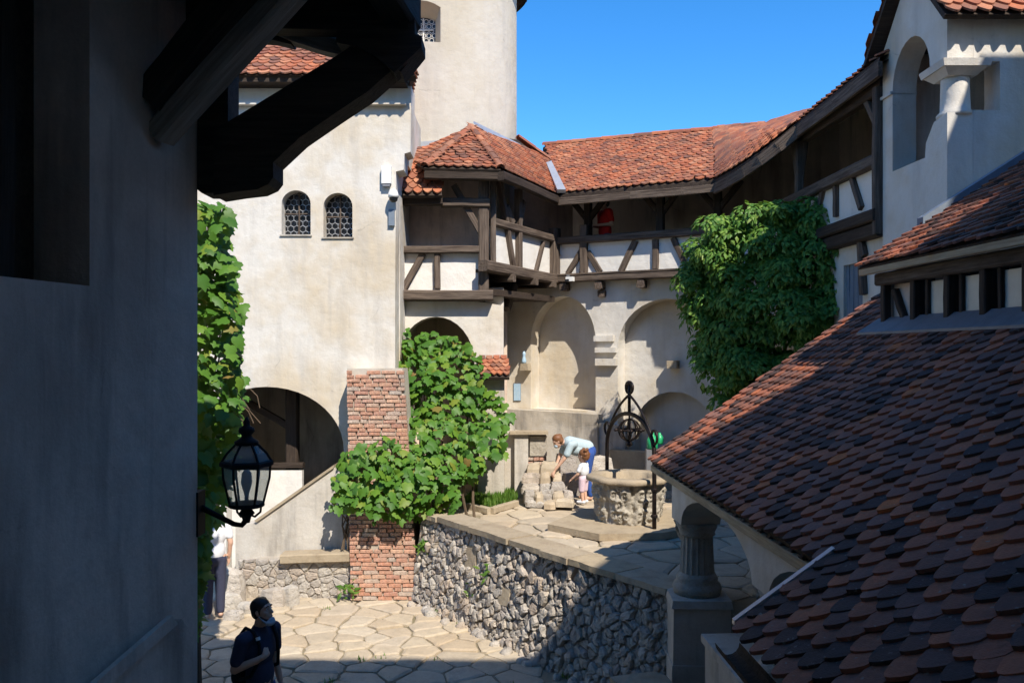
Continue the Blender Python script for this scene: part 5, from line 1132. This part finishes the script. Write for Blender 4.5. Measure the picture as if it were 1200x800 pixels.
# dense creeper bush at the corner of the two galleries
bu_ = thing('creeper_bush', 'big rounded mass of dark green creeper at the corner of the galleries', 'tree', (4.2, 13.9, TZ))
bp = [(793, 300), (806, 276), (832, 262), (858, 252), (892, 242), (940, 243), (975, 252), (990, 266), (1000, 290), (1000, 330), (985, 380), (930, 440), (870, 480), (832, 476), (826, 445), (812, 425), (808, 395), (800, 372), (792, 350)]
cl = []
while len(cl) < 250:
    x, y = random.uniform(788, 1004), random.uniform(238, 520)
    if not inpx(x-14 if x < 860 else x, y, bp+[]) and not (y > 440 and 850 < x < 930): continue
    tx = (x-790)/210; base = 14.7-1.6*tx; rr = math.sqrt(max(0, 1-((x-895)/112)**2)); d = base-.55*rr-.30*noise.noise(Vector((x*.02, y*.02, 7)))+random.random()*.45
    cl.append((P(x, y, d), random.uniform(.14, .40)))
IV = [(0, 0, 0), (-.25, .38, -.06), (0, .42, .04), (.25, .38, -.06), (0, 1.0, -.18)]; IF = [(0, 1, 2), (0, 2, 3), (1, 4, 2), (3, 2, 4)]
mats = []
for c, r in cl:
    for _ in range(135):
        dirv = Vector((random.gauss(-.15, .7), random.gauss(-.55, .6), random.gauss(.45, .6)))
        if dirv.length < .1: continue
        dirv.normalize(); p = c+Vector((dirv.x*r, dirv.y*r, dirv.z*r*.72)); s = random.uniform(.075, .14)
        nr_ = dirv+Vector((random.gauss(0, .35), random.gauss(0, .35), .55+random.gauss(0, .3)))
        mats.append(Matrix.Translation(p) @ aim(nr_, dirv+Vector((random.gauss(0, .6), random.gauss(0, .4), -.9))) @ Matrix.Diagonal((s*1.25, s, s, 1)))
o = joined('crown', IV, IF, mats, [random.random() for _ in mats], M_IVY, bu_); o['kind'] = 'stuff'
for i in range(7):
    x = 4.2+random.uniform(-.5, .35); MB().tube([(x, 14.2+.1*i-.3, TZ), (x+.1, 14.1, 2.6), (x+random.uniform(-.4, .3), 14.0, 4.0), (x+random.uniform(-.5, .3), 14.0, 4.9)], [.06, .05, .035, .02], 7).build('trunk' if i == 0 else 'limb', M_STEM, bu_)
# fern tuft in the retaining wall
wt = []
for (px, py, n, h) in ((497, 637, 40, .16), (573, 672, 22, .12), (555, 690, 16, .1), (690, 770, 14, .12), (407, 690, 26, .16)):
    c = RW.at(px, py, .06) if px > 420 else Vector((-2.62, 13.1, .22))
    for _ in range(n):
        s = h*random.uniform(.5, 1.1); wt.append(Matrix.Translation(c+Vector((random.gauss(0, .05), random.gauss(0, .03), random.gauss(0, .06)))) @ aim((random.gauss(0, .5), -1, .7), (random.gauss(0, .8), -.5, random.gauss(0, .8))) @ Matrix.Diagonal((s*.8, s, s, 1)))
tag(joined('wall_ferns', IV, IF, wt, [random.random() for _ in wt], M_GRASS), 'small green ferns rooted in the stone and brick joints', 'ferns', None, 'stuff')
# ================================================================== PEOPLE (one continuous skin surface each; clothes and hair are children)
def usph(seg):
    bm = bmesh.new(); bmesh.ops.create_icosphere(bm, subdivisions=2 if seg < 15 else 3, radius=1.0); bm.verts.index_update()
    r = (np.array([v.co[:] for v in bm.verts]), np.array([[v.index for v in f.verts] for f in bm.faces])); bm.free(); return r
USPH = {10: usph(10), 14: usph(14), 18: usph(18)}
TMP = bpy.data.scenes.new('modelling_bench')          # empty side scene: voxel surfaces are evaluated there
def blob(name, prims, voxel, mat, parent, smooth=4, local=True):
    VV, FF, cnt = [], [], [0]
    def sphere(c, rx, ry, rz, rot=None, seg=14):
        bv, bf = USPH[seg]; A = bv*np.array((rx, ry, rz))
        if rot is not None: A = A @ np.array(rot.to_3x3()).T
        VV.append(A+np.array(c)); FF.append(bf+cnt[0]); cnt[0] += len(bv)
    for p in prims:
        if p[0] == 'e': sphere(Vector(p[1]), *p[2], rot=p[3] if len(p) > 3 else None, seg=18)
        else:                                   # tapered limb, optionally flattened: ('c', p0, r0, p1, r1)
            a, ra_, b, rb_ = Vector(p[1]), p[2], Vector(p[3]), p[4]; L = (b-a).length; n = max(2, int(L/(min(ra_, rb_)*.45))+1)
            for i in range(n+1):
                t = i/n; r_ = ra_+(rb_-ra_)*t; sphere(a.lerp(b, t), r_, r_, r_, seg=10)
    me = bpy.data.meshes.new(name); me.from_pydata(np.concatenate(VV).tolist(), [], np.concatenate(FF).tolist()); o = bpy.data.objects.new(name, me); TMP.collection.objects.link(o)
    md = o.modifiers.new('r', 'REMESH'); md.mode = 'VOXEL'; md.voxel_size = voxel; md.use_smooth_shade = True
    sm = o.modifiers.new('s', 'SMOOTH'); sm.iterations = smooth; sm.factor = .5
    TMP.view_layers[0].update(); dg = TMP.view_layers[0].depsgraph; m2 = bpy.data.meshes.new_from_object(o.evaluated_get(dg)); bpy.data.objects.remove(o); bpy.data.meshes.remove(me)
    m2.name = name; m2.materials.clear(); m2.materials.append(mat); m2.polygons.foreach_set('use_smooth', [True]*len(m2.polygons))
    return link(name, m2, parent, not local)
def head_prims(c, rot, s=1.0):
    """skull, face, nose, lips, chin, ears about centre c; local x is the way the face looks"""
    def q(x, y, z): return Vector(c)+(rot @ Vector((x*s, y*s, z*s)))
    r4 = rot.to_4x4()
    return [('e', q(-.012, 0, .028), (.096*s, .076*s, .092*s), r4), ('e', q(.02, 0, -.03), (.068*s, .058*s, .085*s), r4), ('e', q(.062, 0, -.092), (.026*s, .030*s, .022*s), r4),
            ('c', q(.085, 0, .012), .011*s, q(.108, 0, -.026), .014*s), ('e', q(.086, 0, -.058), (.012*s, .024*s, .008*s), r4), ('e', q(.082, 0, -.069), (.012*s, .02*s, .007*s), r4),
            ('e', q(.074, .030, .035), (.018*s, .024*s, .01*s), r4), ('e', q(.074, -.030, .035), (.018*s, .024*s, .01*s), r4), ('e', q(.055, .042, -.02), (.024*s, .018*s, .022*s), r4), ('e', q(.055, -.042, -.02), (.024*s, .018*s, .022*s), r4),
            ('e', q(-.005, .078, -.005), (.018*s, .008*s, .03*s), r4), ('e', q(-.005, -.078, -.005), (.018*s, .008*s, .03*s), r4)]
def face_detail(parent, c, rot, s=1.0, iris=(0.02, 0.015, 0.01)):
    def q(x, y, z): return Vector(c)+(rot @ Vector((x*s, y*s, z*s)))
    for sy in (-1, 1):
        MB().lathe((0, 0, 0), [(.0, -.009*s), (.009*s, 0), (.0, .009*s)], 8).build('eye', M_WHITE, parent, True, False).location = q(.078, sy*.031, .012)
        MB().tube([q(.092, sy*.014, .034), q(.092, sy*.03, .041), q(.080, sy*.05, .034)], .005*s, 5).build('eyebrow', M_HAIR, parent, False, False)
        MB().lathe((0, 0, 0), [(.0, -.005*s), (.005*s, 0), (.0, .005*s)], 8).build('pupil', M_BLACK, parent, True, False).location = q(.085, sy*.031, .012)
def fingers(palm, fwd, side, up, s=1.0, curl=1.0):
    """four unequal fingers and a thumb; fwd = finger direction, side = towards the thumb, up = back of the hand"""
    out = []; palm, fwd, side, up = Vector(palm), Vector(fwd).normalized(), Vector(side).normalized(), Vector(up).normalized()
    out.append(('e', palm, (.030*s, .030*s, .030*s))); out.append(('c', palm-fwd*.03*s, .026*s, palm+fwd*.03*s, .028*s))
    for i, (off, ln_) in enumerate(((.030, .068), (.010, .078), (-.010, .072), (-.030, .056))):
        b = palm+fwd*.035*s+side*off*s; k1 = b+(fwd*math.cos(.6*curl)-up*math.sin(.6*curl))*ln_*.5*s; k2 = k1+(fwd*math.cos(1.5*curl)-up*math.sin(1.5*curl))*ln_*.45*s
        out += [('c', b, .0095*s, k1, .009*s), ('c', k1, .009*s, k2, .0075*s)]
    t0 = palm+side*.028*s-fwd*.01*s; t1 = t0+(side*.7+fwd*.6-up*.3).normalized()*.035*s; t2 = t1+(fwd*.9-up*.5*curl).normalized()*.03*s
    return out+[('c', t0, .013*s, t1, .011*s), ('c', t1, .011*s, t2, .009*s)]

# ---- man with the backpack, lower left, looking up to the right
mp = P(300, 702, 7.6); MX = mp.x
man = thing('person', 'man in dark t-shirt with black backpack, lowered face mask, gazing up right', 'person', (MX+.03, 7.6, 0), None, R(-28))
man.scale = (.97, .97, .97)
hr = (Matrix.Rotation(R(8), 3, 'Z') @ Matrix.Rotation(R(-14), 3, 'Y')); hc = Vector((.045, 0, 1.655))
sk_ = head_prims(hc, hr)+[('c', (.0, 0, 1.46), .062, (.03, 0, 1.60), .056)]
sk_ += [('c', (-.01, -.20, 1.43), .055, (-.06, -.25, 1.16), .044), ('c', (-.06, -.25, 1.16), .043, (.12, -.16, 1.245), .034), ('c', (.12, -.16, 1.245), .033, (.155, -.125, 1.27), .028)]
sk_ += fingers((.175, -.105, 1.285), (.1, .85, .35), (0, -.2, 1), (1, -.1, 0), 1.0, 1.2)
sk_ += [('c', (-.01, .20, 1.43), .055, (-.03, .235, 1.14), .044), ('c', (-.03, .235, 1.14), .043, (.04, .235, .92), .031)]+fingers((.06, .235, .85), (.1, 0, -1), (1, 0, 0), (0, 1, 0), 1.0, .5)
sk_ += [('e', (0, 0, 1.2), (.09, .14, .26)), ('c', (0, 0, 1.1), .12, (0, 0, .95), .12)]
for sy in (-.09, .09): sk_ += [('c', (0, sy, .93), .085, (.01, sy, .5), .058), ('c', (.01, sy, .5), .055, (-.01, sy, .1), .04), ('c', (-.02, sy, .05), .035, (.13, sy*1.1, .03), .03)]
body = blob('body', sk_, .008, M_SKIN, man, 3)
face_detail(body, hc, hr)
shirt = [('e', (.005, 0, 1.28), (.115, .178, .19)), ('e', (.01, 0, 1.06), (.112, .155, .20)), ('e', (.0, 0, 1.40), (.10, .165, .085)), ('c', (0, -.15, 1.435), .072, (-.01, -.205, 1.425), .072), ('c', (0, .15, 1.435), .072, (-.01, .205, 1.425), .072),
         ('c', (-.01, -.205, 1.425), .07, (-.045, -.238, 1.24), .066), ('c', (-.01, .205, 1.425), .07, (-.025, .235, 1.24), .066), ('c', (0, 0, 1.44), .09, (.005, 0, 1.475), .075), ('e', (.0, 0, .93), (.118, .155, .10))]
blob('t_shirt', shirt, .010, M_NAVY, man, 6)
tr = [('e', (0, 0, .93), (.112, .15, .11))]
for sy in (-.09, .09): tr += [('c', (0, sy, .9), .098, (.01, sy, .5), .072), ('c', (.01, sy, .5), .07, (-.01, sy, .08), .062)]
blob('jeans', tr, .012, M_JEANS, man, 5)
for sy in (-.09, .09): blob('shoe', [('c', (-.06, sy, .045), .045, (.14, sy*1.15, .035), .042), ('e', (-.04, sy, .09), (.05, .045, .06))], .012, M_BLACK, man, 3)
hq = lambda x, y, z: hc+(hr @ Vector((x, y, z)))
blob('hair', [('e', hq(-.022, 0, .046), (.101, .0835, .088), hr.to_4x4()), ('e', hq(-.055, 0, .0), (.060, .076, .078), hr.to_4x4()), ('c', hq(.016, -.076, .03), .010, hq(.018, -.076, -.015), .008), ('c', hq(.016, .076, .03), .010, hq(.018, .076, -.015), .008)]+[('e', hq(.0+random.uniform(-.06, .035), random.uniform(-.05, .05), .112+random.uniform(-.008, .004)), (.022, .022, .014)) for _ in range(12)], .006, M_HAIR, man, 2)
blob('beard', [('e', hq(.045, 0, -.088), (.034, .042, .026), hr.to_4x4()), ('c', hq(.01, -.062, -.05), .014, hq(.05, -.036, -.085), .014), ('c', hq(.01, .062, -.05), .014, hq(.05, .036, -.085), .014)], .006, M_HAIR, man, 2)
blob('face_mask', [('e', hq(.062, 0, -.115), (.045, .055, .035), hr.to_4x4()), ('e', hq(.085, 0, -.09), (.02, .038, .02), hr.to_4x4()), ('c', hq(.04, -.05, -.10), .012, hq(.0, -.078, -.03), .005), ('c', hq(.04, .05, -.10), .012, hq(.0, .078, -.03), .005)], .006, M_MASK, man, 2)
bpk = thing('backpack', 'black backpack worn by the man in the dark t-shirt', 'backpack', (MX+.03, 7.6, 0), None, R(-28))
bpk.scale = (.97, .97, .97)
pk = blob('bag', [('e', (-.175, 0, 1.16), (.085, .15, .23)), ('e', (-.19, 0, 1.02), (.09, .155, .13)), ('e', (-.235, 0, 1.04), (.05, .12, .11))], .012, M_BLACK, bpk, 5)
for sy in (-1, 1):
    MB().tube([(-.14, sy*.11, 1.42), (-.05, sy*.125, 1.512), (.06, sy*.125, 1.49), (.118, sy*.115, 1.38), (.128, sy*.12, 1.25), (.07, sy*.175, 1.10), (-.10, sy*.15, 1.02)], .018, 8).build('strap', M_BLACK, bpk, True, False)
MB().tube([(.105, -.125, 1.452), (.115, -.125, 1.425)], .021, 8).build('buckle', M_WHITE, bpk, False, False)

def simple_person(name, label, loc, rz, prims_skin, clothes, hairp, hmat, vox=.014, s=1.0):
    t = thing(name, label, 'person', loc, None, rz); t.scale = (s, s, s)
    b = blob('body', prims_skin, vox, M_SKIN, t, 3)
    for nm, pr, mt in clothes: blob(nm, pr, vox, mt, t, 4)
    blob('hair', hairp, vox*.8, hmat, t, 2); return t, b
I3 = Matrix.Identity(3)
# ---- visitor in red on the gallery (faces left-forward, hands together)
gpos = BK.at(709, 300, -.55); h0 = Vector((.02, 0, 1.60)); hR = Matrix.Rotation(R(-6), 3, 'Y')
arms = []
for sy in (-1, 1): arms += [('c', (0, sy*.20, 1.38), .055, (-.02, sy*.25, 1.12), .045), ('c', (-.02, sy*.25, 1.12), .043, (.24, sy*.10, 1.10), .032)]+fingers((.29, sy*.06, 1.10), (1, -sy*.4, 0), (0, -sy, .3), (0, 0, 1), 1.0, .9)
legs = []
for sy in (-.09, .09): legs += [('c', (0, sy, .9), .085, (0, sy, .1), .045), ('c', (-.02, sy, .04), .04, (.13, sy, .03), .032)]
simple_person('person', 'visitor in a red shirt standing behind the rail of the long gallery', (gpos.x, gpos.y, 5.56), R(205), head_prims(h0, hR)+[('c', (0, 0, 1.4), .06, (.01, 0, 1.53), .055), ('e', (0, 0, 1.15), (.09, .14, .25))]+arms+legs,
    [('shirt', [('e', (.01, 0, 1.24), (.13, .19, .20)), ('e', (0, 0, 1.0), (.13, .17, .2)), ('c', (0, -.16, 1.40), .07, (0, .16, 1.40), .07), ('c', (0, -.2, 1.38), .068, (-.02, -.235, 1.2), .062), ('c', (0, .2, 1.38), .068, (-.02, .235, 1.2), .062)], M_RED),
     ('trousers', [('e', (0, 0, .9), (.12, .16, .12))]+[('c', (0, sy, .88), .1, (0, sy, .1), .065) for sy in (-.09, .09)], M_NAVY),
     ('face_mask', [('e', h0+Vector((.07, 0, -.06)), (.045, .055, .045))], M_WHITE)], [('e', h0+Vector((-.02, 0, .04)), (.1, .086, .09)), ('e', h0+Vector((-.05, 0, -.01)), (.07, .085, .08))], M_HAIR)
# ---- woman bending down to the rocks (faces left)
wpos = P(689, 588, 14.75); S_ = Vector((.36, 0, 1.02)); Hc = Vector((.56, 0, 1.05)); hRw = Matrix.Rotation(R(35), 3, 'Y')
sw = head_prims(Hc, hRw, .95)+[('c', (.38, 0, 1.02), .055, (.50, 0, 1.04), .05), ('c', (.0, 0, .90), .12, (.34, 0, 1.00), .11)]
for sy in (-1, 1):
    hand = Vector((.66 if sy > 0 else .60, sy*.12, .50))
    sw += [('c', (.36, sy*.17, 1.0), .05, (.48, sy*.17, .76), .04), ('c', (.48, sy*.17, .76), .038, hand+Vector((-.03, 0, .06)), .028)]+fingers(hand, (.5, 0, -1), (.6, -sy*.4, .1), (1, 0, .4), .95, .7)
    sw += [('c', (0, sy*.09, .82), .085, (.05, sy*.1, .45), .06), ('c', (.05, sy*.1, .45), .056, (-.02, sy*.1, .08), .04), ('c', (-.03, sy*.1, .04), .038, (.12, sy*.1, .03), .03)]
simple_person('person', 'woman in a pale top and blue jeans bending down to the rocks', (wpos.x, 14.75, TZ+.02), R(190), sw,
    [('top', [('c', (.02, 0, .93), .135, (.34, 0, 1.02), .125), ('c', (.30, -.14, 1.01), .08, (.30, .14, 1.01), .08), ('c', (.36, -.17, 1.0), .072, (.43, -.18, .84), .068), ('c', (.36, .17, 1.0), .072, (.43, .18, .84), .068), ('e', (.2, 0, .90), (.17, .14, .12))], M_PALEB),
     ('jeans', [('e', (-.02, 0, .86), (.13, .16, .13))]+[x for sy in (-1, 1) for x in (('c', (0, sy*.09, .82), .105, (.05, sy*.1, .45), .075), ('c', (.05, sy*.1, .45), .072, (-.02, sy*.1, .1), .06))], M_JEANS),
     ('face_mask', [('e', Hc+(hRw @ Vector((.072, 0, -.05))), (.04, .05, .045))], M_MASK)],
    [('e', Hc+(hRw @ Vector((-.025, 0, .04))), (.098, .085, .085)), ('e', Hc+(hRw @ Vector((-.08, 0, .05))), (.05, .05, .05)), ('e', Hc+(hRw @ Vector((-.04, 0, -.01))), (.075, .083, .07))], M_HAIRB)
# ---- small child beside her
cpos = P(684, 588, 14.35); k_ = .88/1.0; hk = Vector((.01, 0, .83)); hRk = Matrix.Rotation(R(5), 3, 'Y')
ck = head_prims(hk, hRk, .92)+[('c', (0, 0, .68), .04, (.01, 0, .76), .04), ('e', (0, 0, .56), (.075, .10, .15))]
for sy in (-1, 1):
    ck += [('c', (0, sy*.11, .66), .034, (.05, sy*.14, .52), .028), ('c', (.05, sy*.14, .52), .027, (.16, sy*.13, .43), .02)]+fingers((.185, sy*.13, .405), (.8, 0, -.6), (.2, -sy, .2), (.4, 0, .9), .62, .6)
    ck += [('c', (0, sy*.055, .42), .056, (.01, sy*.06, .22), .042), ('c', (.01, sy*.06, .22), .040, (-.01, sy*.06, .05), .028), ('c', (-.02, sy*.06, .028), .027, (.075, sy*.065, .022), .022)]
simple_person('person', 'small child in white and pink clothes standing by the bending woman', (cpos.x, cpos.y, TZ+.02), R(150), ck,
    [('t_shirt', [('e', (0, 0, .58), (.092, .118, .14)), ('c', (0, -.10, .665), .046, (0, .10, .665), .046), ('c', (0, -.11, .66), .045, (.03, -.135, .58), .042), ('c', (0, .11, .66), .045, (.03, .135, .58), .042)], M_WHITEC),
     ('shorts', [('e', (0, 0, .44), (.09, .11, .08))]+[('c', (0, sy*.055, .42), .068, (.01, sy*.062, .24), .060) for sy in (-1, 1)], M_PINK),
     ('shoes', [('c', (-.03, sy*.06, .03), .033, (.08, sy*.065, .026), .03) for sy in (-1, 1)], M_WHITEC)],
    [('e', hk+Vector((-.02, 0, .045)), (.095, .085, .085)), ('e', hk+Vector((-.05, 0, .0)), (.07, .088, .09))]+[('e', hk+Vector((random.uniform(-.09, .03), random.uniform(-.08, .08), random.uniform(0, .12))), (.03, .03, .03)) for _ in range(22)], M_HAIRB, .010)
# ---- visitor in white by the doorway, half hidden by the corner
vpos = P(251, 0, 12.3); hv = Vector((.02, 0, 1.56))
av = []
for sy in (-1, 1): av += [('c', (0, sy*.19, 1.36), .05, (-.03, sy*.23, 1.10), .042), ('c', (-.03, sy*.23, 1.10), .04, (.03, sy*.22, .88), .03)]+fingers((.05, sy*.22, .82), (.1, 0, -1), (1, 0, 0), (0, sy, 0), 1.0, .5)
simple_person('person', 'visitor in a white t-shirt standing in the doorway behind the creeper', (vpos.x, 12.3, 0.02), R(120), head_prims(hv, I3)+[('c', (0, 0, 1.38), .055, (.01, 0, 1.5), .05), ('e', (0, 0, 1.15), (.08, .13, .25))]+av+legs,
    [('t_shirt', [('e', (.0, 0, 1.22), (.12, .17, .19)), ('e', (0, 0, 1.0), (.125, .165, .2)), ('c', (0, -.15, 1.38), .066, (0, .15, 1.38), .066), ('c', (0, -.19, 1.36), .063, (-.02, -.22, 1.2), .058), ('c', (0, .19, 1.36), .063, (-.02, .22, 1.2), .058)], M_WHITEC),
     ('trousers', [('e', (0, 0, .88), (.12, .155, .12))]+[('c', (0, sy, .86), .098, (0, sy, .1), .065) for sy in (-.09, .09)], M_NAVY)],
    [('e', hv+Vector((-.025, 0, .04)), (.098, .086, .09)), ('e', hv+Vector((-.05, 0, -.05)), (.06, .08, .1))], M_HAIR)

bpy.data.scenes.remove(TMP)
